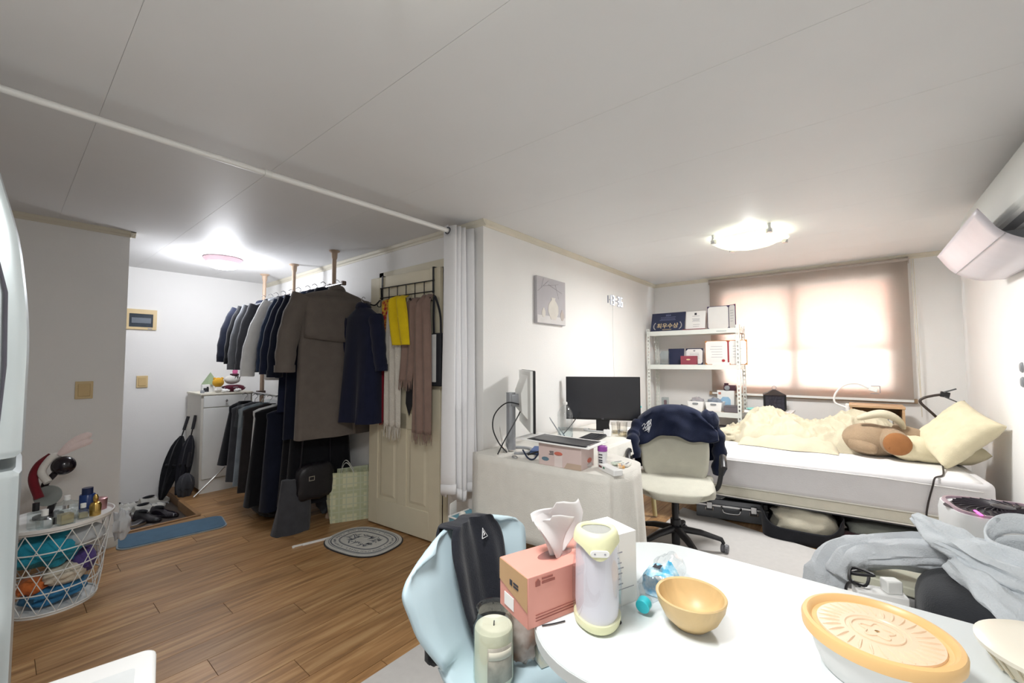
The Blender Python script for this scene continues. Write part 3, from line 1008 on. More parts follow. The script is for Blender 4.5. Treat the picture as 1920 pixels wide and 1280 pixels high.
LG = 'trousers and skirts on the lower rail of the hall rack'
def lower(name, label, cat, y, mat, hw, L, hd, seed, cx=1.64, flare=1.15, z0=.98, sl=0):
    return garment(name, label, cat, (cx, y, z0), mat, hw, L, hd, sl, flare, .05, 0, LG, seed, collar=False, amp=.2, drop=.03)
lower('hanging_dress', 'long black dress nearest under the taupe coat', 'dress', 3.44, fabric('cloth_jet', '121318', .15), .24, .80, .055, 19, 1.70)
lower('hanging_trousers', 'black trousers hanging low in front, nearest the rack pole', 'trousers', 3.54, f_black, .21, .82, .06, 11, 1.66)
lower('hanging_trousers', 'very dark long trousers on the lower rail with belt', 'trousers', 3.68, f_navyd, .23, .86, .055, 12, 1.60)
lower('hanging_skirt', 'long black skirt on the lower rail of the rack', 'skirt', 3.84, f_black, .22, .84, .06, 13, 1.56, 1.3)
lower('hanging_trousers', 'white cotton trousers showing as a pale sliver among dark clothes', 'trousers', 3.97, f_shirt, .20, .72, .035, 14, 1.57)
lower('hanging_trousers', 'dark brown trousers next to the washed jeans', 'trousers', 4.08, f_brownd, .21, .78, .05, 15, 1.54)
lower('hanging_jeans', 'grey washed jeans on the lower rail under a clear bag', 'jeans', 4.22, f_denimw, .19, .75, .05, 16, 1.53)
lower('hanging_trousers', 'charcoal trousers beside the washed jeans', 'trousers', 4.36, f_char, .19, .74, .05, 17, 1.52)
lower('hanging_skirt', 'flared black skirt at the far end by the shoe cabinet', 'skirt', 4.56, f_black, .13, .62, .05, 18, 1.50, 1.6)
# clear garment cover over the jeans
tag(obj('clear_cover', MB().grid(lambda u, v: (1.53 + (u - .5) * .44 * (1 + .12 * v), 4.15 - .055 * math.sin(u * PI) - .01 * math.sin(u * 21), .955 - .20 * v - .02 * math.sin(u * 9)), 24, 8), clear('clear_film', 'eef3f4', .35, .2), smooth=70),
    'crumpled clear plastic cover over the washed jeans', 'plastic cover')

# bags on the floor below the coats
def sack(name, label, loc, r, mat, seed, rz=0, amp=.22, parts=None):
    mb = MB().ell((0, 0, r[2]), r, 26, 16, amp, 2.2, seed, .75)
    mb.v = [(a, b, max(0, c)) for a, b, c in mb.v]
    return tag(place(obj(name, mb, mat, smooth=70), loc, rz), label, 'bag')
bg = thing('leather_bag', 'black leather bag with a square buckle below the taupe coat', 'bag', (1.62, 3.36, 0))
mb = MB().ell((0, 0, .36), (.15, .05, .14), 26, 16, .1, 2.2, 21, .5)
obj('body', mb, M('black_leather', '17161c', .45, var=.2, bump=.2, bscale=90), bg)
obj('buckle', MB().bx(-.075, -.03, -.056, -.046, .38, .385).bx(-.075, -.03, -.056, -.046, .41, .415).bx(-.075, -.07, -.056, -.046, .385, .41).bx(-.035, -.03, -.056, -.046, .385, .41), m_chrome, bg)
obj('strap', MB().tube(smoothpath([(.12, 0, .46), (.12, .02, .8), (.1, .05, .98)], 6), .01, 8, flat=(1, .4)).tube(smoothpath([(-.12, 0, .46), (-.08, .02, .8), (.02, .05, .98)], 6), .01, 8, flat=(1, .4)), M('black_leather'), bg)
gs = []
for i in range(12):
    k = i / 11
    gs.append([((.135 - .035 * k) * sgp(math.cos(a), .6) * (1 + .05 * math.sin(3 * a + 5 * k)) + .03 * k, (.07 - .03 * k) * sgp(math.sin(a), .7) * (1 + .12 * math.sin(7 * a + 2 * k)), .40 * k) for a in [2 * PI * j / 32 for j in range(32)]])
tag(place(obj('garment_bag', MB().rings(gs), f_char, smooth=60), (1.46, 3.40, 0), R_(-8)), 'dark grey garment bag standing on the floor under the hanging coats', 'bag')
sack('storage_sack', 'grey blue cloth bundle on the floor behind the rack pole', (1.86, 3.60, 0), (.10, .10, .17), fabric('cloth_slate', '4f565f', .1), 23)
sack('storage_sack', 'black cloth bundle on the floor below the long skirts', (1.55, 3.90, 0), (.17, .22, .12), f_black, 24)

# ---- items over the door
DA = R_(4.8)
def ondoor(name, label, cat, group=None):
    return thing(name, label, cat, (XD - .002, 2.315, .012), DA, group)
t = ondoor('over_door_rack', 'black wire hook rack hung over the top of the cream door', 'hook rack')
for y in (.065, .645):
    obj('strap', MB().bx(-.052, -.048, y - .008, y + .008, 1.80, 1.997).bx(-.052, -.008, y - .008, y + .008, 1.994, 1.998), m_blackm, t)
obj('rail', MB().tube([(-.055, .05, 1.895), (-.055, .665, 1.895)], .004, 8), m_blackm, t)
obj('rail', MB().tube([(-.055, .05, 1.815), (-.055, .665, 1.815)], .004, 8), m_blackm, t)
for i in range(7):
    y = .055 + i * .1
    obj('hook', MB().tube(smoothpath([(-.055, y, 1.897), (-.055, y, 1.76), (-.065, y, 1.742), (-.085, y, 1.745), (-.092, y, 1.765)], 4), .0035, 6), m_blackm, t)
obj('hook', MB().tube(smoothpath([(-.055, .665, 1.80), (-.075, .70, 1.76), (-.09, .74, 1.765)], 4), .006, 8), m_blackm, t)

DG = 'things hanging on the over-door rack'
def scarf(name, label, yc, w, zt, zb, x, mat, fr=0, waves=2.5, wt=.35, cat='scarf', sway=0, amp=.014, frm=None):
    t = ondoor(name, label, cat, DG)
    def f(u, v):
        a = u * 2 - 1
        ww = w * curve([(0, wt), (.12, lerp(wt, 1, .65)), (.4, .95), (1, 1)], v)
        yy = yc + a * ww / 2 + sway * v * v
        xx = x + amp * math.sin(u * waves * 2 * PI + 2 * v) * (1 - .3 * v) - .03 * math.sin(min(1, v * 8) * PI / 2)
        if v < .06:
            xx += .03 * (1 - v / .06)
        return (xx, yy, lerp(zt, zb, v))
    b = obj('cloth', MB().grid(f, 26, 30), mat, t, solid=.006, smooth=70)
    if fr:
        mb = MB()
        k = 0
        for i in range(22):
            u = (i + .5) / 22
            p = Vector(f(u, 1))
            q = p + V(random.uniform(-.01, .01), random.uniform(-.012, .012), -fr * random.uniform(.7, 1.05))
            mb.tube([p + V(0, 0, .01), (p + q) / 2 + V(0, random.uniform(-.004, .004), 0), q], [.0035, .003, .0015], 5)
        o = obj('fringe', mb, frm or mat, t)
        o['kind'] = 'stuff'
    return t
m_brown = fabric('scarf_brown', '8b746a', .08)
scarf('wool_scarf', 'brown fringed wool scarf, longer front end hanging on the door rack', .10, .19, 1.79, .78, -.10, m_brown, .08, 2.2, .55)
scarf('wool_scarf', 'shorter end of a brown fringed scarf beside the black necktie', .235, .13, 1.78, 1.15, -.085, m_brown, .07, 1.6, .6, sway=.05)
sw = scarf('wool_scarf', 'cream white knitted scarf with long fringe on the door rack', .43, .17, 1.79, .80, -.085, fabric('scarf_cream', 'cfcac0', .06, .6, 120), .10, 2.5, .4)
scarf('yellow_towel', 'bright yellow cloth bunched on a hook of the door rack', .335, .19, 1.80, 1.42, -.125, fabric('cloth_yellow', 'dfc21e', .06, .4, 120), 0, 1.8, .5, 'cloth', sway=-.03, amp=.022)
scarf('patterned_scarf', 'red and yellow patterned scarf peeking beside the navy coat', .545, .09, 1.80, 1.45, -.07, M('scarf_red_yellow', 'a11d2a', .9, col2='d9b23a', scale=38), 0, 1, .6)
scarf('wool_scarf', 'dark red scarf end showing below the navy coat', .60, .15, 1.5, .83, -.065, fabric('scarf_red', '7a1c2a', .1), .03, 1.5, .8)
# necktie
t = ondoor('necktie', 'black necktie hanging between the cream and brown scarves', 'necktie', DG)
obj('blade', MB().prism([(.268, 1.70), (.29, 1.70), (.322, .98), (.285, .89), (.248, .98)], -.078, -.074, 'x'), M('tie_black', '1a1b22', .6, var=.1), t)
obj('tail', MB().prism([(.285, 1.70), (.305, 1.70), (.335, 1.37), (.318, 1.33), (.30, 1.37)], -.073, -.069, 'x'), M('tie_black'), t)
obj('loop', MB().tube(smoothpath([(-.075, .27, 1.70), (-.08, .275, 1.76), (-.075, .285, 1.775), (-.07, .295, 1.74), (-.071, .295, 1.70)], 4), .008, 6), M('tie_black'), t)
# tote bag
t = ondoor('tote_bag', 'black and white shoulder bag at the curtain end of the rack', 'bag', DG)
obj('body', MB().bx(-.10, -.05, -.06, .035, 1.12, 1.50), M('bag_black', '1c1e26', .7), t, bevel=.01)
obj('front_panel', MB().bx(-.106, -.1, -.02, .045, 1.15, 1.49), fabric('bag_white', 'c9cac9', .04), t, bevel=.004)
obj('handle', MB().tube(smoothpath([(-.08, -.045, 1.49), (-.08, -.035, 1.64), (-.08, .02, 1.77), (-.08, .03, 1.64), (-.08, .025, 1.49)], 6), .01, 8, flat=(1, .5)), M('bag_black'), t)
# navy coat on the outer hook
nc = garment('hanging_coat', 'dark navy short coat hung on the outer door hook', 'coat', (1.83, 3.04, 1.80), fabric('wool_ink', '1c2036', .12), .185, .97, .085, .42, 1.0, .03, R_(96), DG, 31, slr=.07)

# ---- plaid paper bag
def plaid(name, a, b, c):
    mt = bpy.data.materials.new(name)
    mt.use_nodes = True
    nt = mt.node_tree
    bs = nt.nodes['Principled BSDF']
    tcn = nt.nodes.new('ShaderNodeTexCoord')
    mixes = None
    for i, (dr_, sc) in enumerate((('X', 3.2), ('Z', 3.2), ('X', 9.6), ('Z', 9.6))):
        wv = nt.nodes.new('ShaderNodeTexWave')
        wv.bands_direction = dr_
        wv.inputs['Scale'].default_value = sc * .6
        nt.links.new(tcn.outputs['Object'], wv.inputs[0])
        rp = nt.nodes.new('ShaderNodeValToRGB')
        rp.color_ramp.elements[0].position = .72 if i < 2 else .9
        rp.color_ramp.elements[1].position = .8 if i < 2 else .94
        nt.links.new(wv.outputs['Fac'], rp.inputs[0])
        mx = nt.nodes.new('ShaderNodeMix')
        mx.data_type = 'RGBA'
        nt.links.new(rp.outputs[0], mx.inputs[0])
        if mixes is None:
            mx.inputs[6].default_value = lin(a)
        else:
            nt.links.new(mixes, mx.inputs[6])
        mx.inputs[7].default_value = lin(b if i < 2 else c)
        mixes = mx.outputs[2]
    nt.links.new(mixes, bs.inputs['Base Color'])
    bs.inputs['Roughness'].default_value = .5
    return mt
t = thing('shopping_bag', 'pale yellow-green checked shopping bag on the floor by the wall', 'bag', (1.885, 3.30, 0), R_(-28))
m_pl = plaid('bag_check', 'd6d6b4', 'bdc39e', 'c5cbb0')
bw, bd, bh = .145, .06, .40
vs = [(-bw, -bd, 0.0), (bw, -bd, 0.0), (bw, bd, 0.0), (-bw, bd, 0.0), (-bw * 1.05, -bd * .8, bh), (bw * 1.02, -bd * .7, bh - .015), (bw * 1.02, bd * .8, bh + .02), (-bw * 1.05, bd * .9, bh + .005)]
obj('bag_body', MB().add(vs, [(0, 1, 5, 4), (1, 2, 6, 5), (2, 3, 7, 6), (3, 0, 4, 7), (0, 3, 2, 1)]), m_pl, t, solid=.003, smooth=0)
obj('side_gusset', MB().add([(-bw - .001, -bd, .0), (-bw * 1.05 - .03, 0, bh * .5), (-bw * 1.05, bd * .9, bh), (-bw - .001, bd, 0), (-bw * 1.05, -bd * .8, bh)], [(0, 1, 4), (1, 2, 4), (1, 3, 2), (0, 3, 1)]), m_pl, t, solid=.002, smooth=0)
for sy in (-bd * .78, bd * .85):
    obj('handle', MB().tube(smoothpath([(-.07, sy, bh - .01), (-.05, sy, bh + .06), (-.02, sy - .01, bh + .07), (.03, sy, bh - .01)], 6), .006, 8, flat=(1, .4)), fabric('handle_white', 'dcdcd4'), t)

# ---- oval floor mats and floor bits
def softpoly(cx, cy, a, b, p, rz, n=64):
    out = []
    for i in range(n):
        th = 2 * PI * i / n
        x, y = a * sgp(math.cos(th), p), b * sgp(math.sin(th), p)
        out.append((cx + x * math.cos(rz) - y * math.sin(rz), cy + x * math.sin(rz) + y * math.cos(rz)))
    return out
t = thing('oval_mat', 'white oval floor mat with grey botanical print and lettered border', 'floor mat', (1.715, 2.80, 0), R_(100))
m_mw = fabric('mat_white', 'd0cfca', .04, .4, 300)
m_mi = fabric('mat_ink', '5b606b', .15, .3, 300)
def ovring(a, b, w, z, mat, nm):
    o1, o2 = softpoly(0, 0, a, b, .72, 0), softpoly(0, 0, a - w, b - w, .72, 0)
    n = len(o1)
    vs = [(x, y, z) for x, y in o1] + [(x, y, z) for x, y in o2]
    obj(nm, MB().add(vs, [(i, (i + 1) % n, n + (i + 1) % n, n + i) for i in range(n)]), mat, t, solid=.001, off=1)
obj('base', MB().prism(softpoly(0, 0, .285, .215, .72, 0), 0.0, .006), fabric('mat_border', '2c2a2c'), t)
obj('pile', MB().prism(softpoly(0, 0, .277, .207, .72, 0), .006, .011), m_mw, t)
ovring(.255, .187, .003, .0112, m_mi, 'printed_line')
ovring(.243, .176, .007, .0112, m_mi, 'printed_line')
ovring(.19, .125, .005, .0112, m_mi, 'printed_line')
ovring(.182, .117, .002, .0112, m_mi, 'printed_line')
lm = MB()
random.seed(3)
for i in range(84):
    th = 2 * PI * i / 84
    x, y = .2155 * sgp(math.cos(th), .72), .150 * sgp(math.sin(th), .72)
    if i % 7 == 6:
        continue
    tg = math.atan2(.150 * math.cos(th), -.2155 * math.sin(th))
    for j in range(2):
        lm.box((x + random.uniform(-.004, .004), y + random.uniform(-.004, .004), .0116), (.0022, random.uniform(.008, .017), .0008), tg + (j - .5) * random.uniform(.2, .9))
obj('printed_letters', lm, m_mi, t, smooth=0)['kind'] = 'stuff'
lf = MB()
for i in range(70):
    th = random.uniform(0, 2 * PI)
    rr = random.uniform(.45, .92)
    x, y = .165 * rr * math.cos(th), .10 * rr * math.sin(th)
    a = random.uniform(0, PI)
    L = random.uniform(.012, .035)
    c_, s_ = math.cos(a), math.sin(a)
    lf.prism([(x - L * c_, y - L * s_), (x + .004 * s_, y - .004 * c_), (x + L * c_, y + L * s_), (x - .004 * s_, y + .004 * c_)], .0112, .0120)
obj('printed_leaves', lf, m_mi, t, smooth=0)['kind'] = 'stuff'
random.seed(11)

t = thing('entrance_mat', 'blue rectangular entrance mat with pale edging beside the shoes', 'floor mat', (.89, 4.10, 0), R_(-8))
obj('edging', MB().prism(rrect(-.325, .325, -.165, .165, .07), 0, .008), fabric('mat_edge', '9aa3a8'), t)
obj('pile', MB().prism(rrect(-.315, .315, -.155, .155, .062), .008, .012), fabric('mat_blue', '4b6d86', .1, .5, 300), t)

t = thing('plastic_stick', 'thin white plastic stick lying on the wooden floor', 'stick', (1.50, 3.06, 0), R_(-12))
obj('bar', MB().bx(-.10, .10, -.010, .010, .0, .012), m_white, t, bevel=.002)
obj('hooked_end', MB().bx(-.15, -.10, .0, .010, .0, .012).bx(-.165, -.15, -.008, .010, 0, .012), m_white, t, bevel=.002)

# ---- fixtures on the walls
t = thing('distribution_board', 'beige electric distribution board with dark window on the hall wall', 'fuse box', (.89, YB, 1.745))
obj('frame', MB().bx(-.135, .115, -.02, -.0, -.10, -.075).bx(-.135, .115, -.02, 0, .06, .105).bx(-.135, -.10, -.02, 0, -.075, .06).bx(.085, .115, -.02, 0, -.075, .06), m_beige, t)
obj('window', MB().bx(-.10, .085, -.012, -.004, -.075, .06), M('smoked_cover', '39424c', .15, var=.2), t)
obj('breaker', MB().bx(-.08, .07, -.015, -.010, -.035, .02), M('breaker_grey', '5c6672', .4), t)
obj('nameplate', MB().bx(.045, .08, -.0215, -.019, -.095, -.085), m_grey, t)
for label, lx, ly, lz in (('beige light switch on the hall wall beneath the distribution board', .91, YB, 1.115), ('beige light switch on the grey stub wall beside the refrigerator', .367, YS, 1.12)):
    t = thing('light_switch', label, 'light switch', (lx, ly, lz))
    obj('plate', MB().bx(-.044, .044, -.010, 0, -.06, .06), m_beige, t, bevel=.003)
    obj('rocker', MB().bx(-.03, .03, -.016, -.01, -.042, .042), M('rocker_beige', 'd0b480', .45), t, bevel=.003)

# ---- umbrellas and stick beside the shoe cabinet
def umbrella(label, x, y, lean, L, mat, r=.045, handle=True, rz=0):
    t = thing('folded_umbrella', label, 'umbrella', (x, y, -.08), rz, 'umbrellas leaning by the shoe cabinet', ry=lean)
    n = 20
    rings = []
    for i in range(12):
        k = i / 11
        rr = r * curve([(0, .25), (.15, .7), (.55, 1), (.8, .9), (.95, .45), (1, .2)], k)
        rings.append([(rr * (1 + .28 * math.sin(6 * a + 3 * k)) * math.cos(a), rr * (1 + .28 * math.sin(6 * a + 3 * k)) * math.sin(a), .04 + L * k) for a in [2 * PI * j / n for j in range(n)]])
    obj('canopy', MB().rings(rings), mat, t, smooth=70)
    obj('tie_strap', MB().lathe([(r * .95, L * .58), (r * 1.05, L * .6), (r * .95, L * .62)], 18, close=False), f_black, t, solid=.002)
    obj('shaft', MB().tube([(0, 0, 0), (0, 0, L + .12)], .006, 8), m_blackm, t)
    obj('handle', MB().tube([(0, 0, L + .10), (0, 0, L + .24)], .014, 10), M('handle_black', '24242a', .4), t)
umbrella('tall black folded umbrella leaning on the hall wall beside the cabinet', 1.03, 5.32, R_(14), .62, f_black, .06)
umbrella('second black umbrella leaning against the shoe cabinet side', 1.14, 5.22, R_(9), .62, fabric('umbrella_dark', '222229'), .05)
umbrella('short dark folded umbrella low at the cabinet foot', 1.17, 5.12, R_(5), .26, f_char, .06)
t = thing('long_stick', 'silver stick with white grip leaning diagonally at the shoe cabinet', 'stick', (1.22, 4.99, 0), 0, ry=R_(46))
obj('shaft', MB().tube([(0, 0, 0.006), (0, 0, .36)], .008, 8), m_chrome, t)
obj('grip', MB().tube([(0, 0, .36), (0, 0, .46)], [.011, .014], 10), m_white, t)

# ---- shoes in the entrance
def shoe(label, x, y, rz, mat, sole, L=.27, hi=.08, z=-.08, laces=None, slip=False):
    t = thing('shoe', label, 'shoe', (x, y, z), rz, 'shoes in the entrance')
    n = 18
    def foot(k):
        return curve([(0, .028), (.12, .036), (.4, .033), (.7, .046), (.9, .036), (1, .006)], k)
    out = []
    for side in (1, -1):
        ks = [i / 12 for i in range(13)]
        for k in (ks if side > 0 else ks[::-1]):
            out.append(((k - .5) * L, side * foot(k) - .004 * math.sin(k * 5)))
    obj('sole', MB().prism(out, 0, .022), sole, t, bevel=.004)
    rings = []
    for i in range(15):
        k = .02 + i / 14 * .96
        w = foot(k) * .97
        h = curve([(0, hi), (.3, hi * .95), (.42, hi * .85), (.62, hi * .62), (.85, .045), (1, .028)], k)
        ring = []
        for j in range(12):
            a = PI * j / 11
            ring.append(((k - .5) * L, w * math.cos(a) * (1 - .25 * math.sin(a)), .02 + (h - .02) * math.sin(a) ** .7))
        rings.append(ring)
    obj('upper', MB().rings(rings), mat, t, smooth=60)
    obj('opening', MB().ell((-.22 * L, 0, hi - .004), (.2 * L, .024, .012), 16, 8), f_black if not slip else f_char, t)
    if laces:
        for i in range(4):
            x0 = (.0 + i * .05) * L / .27
            zz = curve([(0, hi), (.3, hi * .95), (.42, hi * .85), (.62, hi * .62), (.85, .045), (1, .028)], x0 / L + .5)
            obj('lace', MB().tube([(x0, -.022, zz - .006), (x0 + .004, 0, zz + .003), (x0, .022, zz - .006)], .004, 6), laces, t)
    return t
m_sw = M('sneaker_white', 'c9c7c0', .6, var=.05)
m_sb = M('shoe_black', '1d1a20', .35, var=.1)
m_sbl = M('shoe_gloss', '221d26', .15, var=.1)
m_tan = M('sole_tan', '8c7a66', .7)
shoe('white sneaker nearest the stub wall, toe towards the step', .70, 5.20, R_(28), m_sw, m_whitem, laces=m_white)
shoe('white sneaker behind, against the hall wall', .76, 5.36, R_(25), m_sw, m_whitem, laces=m_white)
shoe('white sneaker with grey stripe beside the umbrellas', .93, 5.16, R_(22), m_sw, m_whitem, laces=f_lgrey)
shoe('white sneaker with its tongue up beside the hall wall', 1.00, 5.34, R_(20), m_sw, m_whitem, hi=.095, laces=m_white)
shoe('glossy black shoe with a highlight at the step edge', .98, 4.86, R_(-60), m_sbl, m_sb, .27, .085)
shoe('black shoe left of the glossy one at the step', .86, 4.84, R_(-64), m_sb, m_sb, .27, .085)
shoe('dark brown slipper by the stub wall end', .66, 4.95, R_(8), M('slipper_brown', '4b4347', .6), m_tan, .26, .05, slip=True)
shoe('black slipper near the step in front of the sneakers', .72, 4.76, R_(14), m_sb, m_tan, .26, .05, slip=True)
shoe('tan-soled sandal lying beside the entrance mat', .74, 4.57, R_(10), M('sandal_grey', '6a625c', .6), m_tan, .26, .045, slip=True)
shoe('dark sandal at the corner of the stub wall', .66, 4.46, R_(4), m_sb, m_tan, .25, .045, slip=True)

# ---- on the shoe cabinet
CZ = .995
t = thing('photo_box', 'small white box with a dark picture on the cabinet top', 'box', (1.345, 5.20, CZ), R_(6))
obj('box', MB().bx(-.035, .035, -.02, .02, 0, .085), m_white, t, bevel=.003)
obj('picture', MB().bx(-.024, .024, -.0215, -.02, .01, .05), m_ink, t)
obj('figure', MB().bx(.004, .02, -.0225, -.0215, .02, .062), m_black, t)
tag(place(obj('small_tin', MB().lathe([(.018, 0), (.018, .025), (.014, .03)], 16), m_grey), (1.305, 5.14, CZ)), 'tiny grey tin at the left end of the cabinet top', 'tin')
t = thing('leaf_ornament', 'green pyramid-shaped paper leaf ornament on the cabinet', 'ornament', (1.42, 5.33, CZ), R_(20))
obj('leaf', MB().add([(-.06, -.05, .08), (.06, -.05, .08), (.06, .05, .08), (-.06, .05, .08), (.0, 0, .21)], [(0, 1, 4), (1, 2, 4), (2, 3, 4), (3, 0, 4), (3, 2, 1, 0)]), M('leaf_green', '9db08c', .6), t, smooth=0)
obj('stand', MB().lathe([(.03, 0), (.03, .08)], 12), m_whitem, t)
t = thing('yellow_plush', 'small plain yellow round plush toy on the cabinet', 'plush toy', (1.44, 5.14, CZ))
obj('head', MB().ell((0, 0, .105), (.052, .046, .05), 18, 12), fabric('plush_yellow', 'd9a534', .08), t)
obj('body', MB().ell((0, 0, .035), (.04, .036, .035), 16, 10), fabric('plush_white', 'dfdcd6', .04), t)
for s in (-1, 1):
    obj('ear', MB().ell((s * .034, 0, .145), (.014, .01, .014), 10, 8), fabric('plush_yellow'), t)
    obj('paw', MB().ell((s * .03, -.036, .025), (.016, .016, .016), 10, 8), fabric('plush_white'), t)
t = thing('striped_plush', 'white plush cushion with black stripes lying on a dark red pouch', 'plush toy', (1.575, 5.17, CZ + .07))
obj('body', MB().ell((0, 0, .06), (.075, .05, .05), 20, 12, .06, 3, 4), fabric('plush_white'), t)
for i in range(3):
    obj('stripe', MB().tube([(.01 + i * .022, -.046 + i * .004, .07), (.025 + i * .022, -.035 + i * .004, .095)], .004, 6), f_black, t)
obj('cap', MB().lathe([(.04, .1), (.042, .115), (.036, .122)], 18, (.02, 0, 0)), M('cap_maroon', '3d1420', .6), t)
obj('tuft', MB().lathe([(.022, .122), (.026, .15), (.018, .165)], 14, (.025, 0, 0)), M('tuft_pink', 'd86a9a', .6), t)
obj('curl', MB().tube(smoothpath([(.025, 0, .16), (.02, 0, .19), (-.01, 0, .195), (-.02, 0, .178)], 5), .005, 6), M('curl_magenta', 'b03a6a', .5), t)
t = thing('fabric_pouch', 'dark red fabric pouch under the striped plush', 'pouch', (1.585, 5.16, CZ))
obj('pouch', MB().ell((0, 0, .037), (.11, .06, .036), 24, 12, .12, 3, 5, .8), fabric('pouch_red', '5a2030', .15), t)
obj('zip', MB().tube([(-.1, -.035, .045), (0, -.058, .05), (.1, -.035, .045)], .004, 6), m_grey, t)
for i, (dx, dy, lab) in enumerate(((.56 - .28 + 1.21, 5.085, 'white crumpled tissue at the front edge of the cabinet'), (1.60, 5.08, 'second white crumpled tissue in front of the red pouch'))):
    tag(place(obj('crumpled_tissue', MB().ell((0, 0, .018), (.035, .022, .018), 18, 10, .5, 3, i + 2), m_paper, smooth=60), (dx, dy, CZ)), lab, 'tissue', 'crumpled tissues on the cabinet')

# ---- wire basket table with cosmetics
BX, BY = .225, 3.43
t = thing('wire_basket', 'round white wire storage basket with a tray lid, full of cloth', 'basket', (BX, BY, 0))
m_wire = M('wire_white', 'e6e7e4', .4, var=.01)
R0, R1, BH = .165, .215, .44
obj('tray', MB().lathe([(.22, BH + .002), (.228, BH + .004), (.232, BH + .022), (.226, BH + .022), (.222, BH + .008), (.05, BH + .008)], 48), m_white, t)
for k in range(5):
    z = .015 + (BH - .02) * k / 4
    r = lerp(R0, R1, (z / BH) ** .8)
    obj('ring_wire', MB().tube([(r * math.cos(a), r * math.sin(a), z) for a in [2 * PI * i / 40 for i in range(41)]], .0035 if 0 < k < 4 else .005, 6, cap=False), m_wire, t)
for s in (-1, 1):
    for i in range(16):
        pts = []
        for j in range(9):
            z = .015 + (BH - .02) * j / 8
            r = lerp(R0, R1, (z / BH) ** .8) + (.004 if s > 0 else .0)
            a = 2 * PI * i / 16 + s * j / 8 * 1.0
            pts.append((r * math.cos(a), r * math.sin(a), z))
        obj('wire', MB().tube(pts, .0022, 5), m_wire, t)
obj('base_ring', MB().lathe([(R0 - .01, 0), (R0 + .004, 0), (R0 + .004, .01), (R0 - .01, .012)], 36), m_wire, t)
def bundle(label, x, y, z, r, mat, seed, amp=.3):
    return tag(place(obj('folded_cloth', MB().ell((0, 0, 0), r, 24, 14, amp, 2.6, seed, .85), mat, smooth=70), (BX + x, BY + y, z)), label, 'cloth', 'cloths inside the wire basket')
bundle('teal cloth filling the upper half of the wire basket', -.03, -.03, .31, (.135, .13, .09), fabric('cloth_teal', '2b93ad', .2), 1)
bundle('white plastic bag pressed against the upper wires of the basket', .10, -.05, .345, (.085, .09, .055), sheer('bag_film', 'e6e8ea', .4), 2)
bundle('blue cloth at the very bottom of the wire basket', -.0, -.0, .075, (.125, .125, .055), fabric('cloth_azure', '3d7fae', .2), 3)
bundle('cream towel in the middle of the wire basket', .03, -.075, .17, (.085, .07, .045), fabric('cloth_cream', 'd9cfbd', .08), 4)
bundle('orange cloth low on the left in the basket', -.085, -.07, .145, (.06, .06, .04), fabric('cloth_orange', 'c96f3a', .15), 5)
bundle('purple cloth at the right side in the basket', .10, -.01, .20, (.06, .09, .065), fabric('cloth_purple', '5a4a86', .2), 6)
# plastic bag hanging at the basket's side
tag(place(obj('plastic_bag', MB().ell((0, 0, 0), (.04, .05, .085), 26, 16, .5, 2.4, 9), sheer('bag_film'), smooth=70), (BX + .265, BY - .01, .34), 0), 'crumpled white plastic bag hanging on the side of the wire basket', 'plastic bag')

TY = BH + .008
def bottle(name, label, x, y, body, prof, mat, cap=None, cmat=None, sx=1, sy=1, rz=0, n=20, extra=None, z=TY, group='cosmetics on the wire basket tray', liquid=None, lmat=None, cat='bottle', sq=False):
    t = thing(name, label, cat, (x, y, z), rz, group)
    nn = 4 if sq else n
    mm = Matrix.Rotation(PI / 4, 4, 'Z') if sq else None
    obj('body', MB().lathe(prof, nn, (0, 0, 0), sx, sy, mat=mm), mat, t, bevel=.002 if sq else 0)
    if liquid:
        obj('liquid', MB().lathe(liquid, nn, (0, 0, 0), sx, sy, mat=mm), lmat, t)
    if cap:
        obj('cap', MB().lathe(cap, 18), cmat, t)
    return t
m_cg = clear('clear_glass', 'f4f8f8', .3)
m_gold = M('gold', 'c9a660', .25, .9, var=.05)
m_liq = M('perfume_amber', 'e6d8b0', .1, var=.02, trans=.6)
def sqp(r, h, s=1.0):
    return [(r, 0), (r, h), (r * .4 * s, h + .008), (r * .35, h + .014)]
bottle('perfume_bottle', 'square clear perfume bottle with pale label at the tray front', BX + .02, BY - .15, 0, sqp(.042, .07), m_cg, [(.012, .082), (.012, .10)], m_chrome, sq=True, liquid=[(.034, .008), (.034, .055)], lmat=m_liq, rz=.3)
bottle('perfume_bottle', 'flat clear perfume bottle with black cap at the tray left', BX - .085, BY - .11, 0, sqp(.035, .08), m_cg, [(.013, .09), (.013, .13)], m_black, sq=True, rz=.2)
bottle('perfume_bottle', 'tall clear square bottle behind the labelled perfume', BX + .03, BY - .06, 0, sqp(.048, .095), m_cg, [(.012, .105), (.012, .13)], m_white, sq=True, rz=.5)
bottle('perfume_bottle', 'rounded glass bottle with white cap beside the black-capped one', BX - .055, BY - .165, 0, [(.02, 0), (.03, .01), (.032, .05), (.012, .062), (.01, .07)], m_cg, [(.013, .07), (.013, .10)], m_white)
bottle('perfume_bottle', 'small cube perfume bottle in the middle of the tray', BX + .09, BY - .10, 0, sqp(.03, .045), m_cg, [(.012, .058), (.012, .08)], m_whitem, sq=True, rz=.1, liquid=[(.024, .006), (.024, .03)], lmat=m_liq)
bottle('lotion_bottle', 'dark blue lotion bottle with square cap on the tray', BX + .115, BY + .01, 0, [(.034, 0), (.034, .10), (.03, .105)], M('blue_bottle', '24407c', .25), [(.024, .105), (.024, .14)], M('navy_cap', '1c2a52', .3))
bottle('pump_bottle', 'gold pump bottle standing beside the pink tin', BX + .14, BY - .085, 0, [(.024, 0), (.026, .055), (.02, .07), (.01, .075)], m_gold, [(.008, .075), (.012, .085), (.012, .10), (.006, .115)], m_gold)
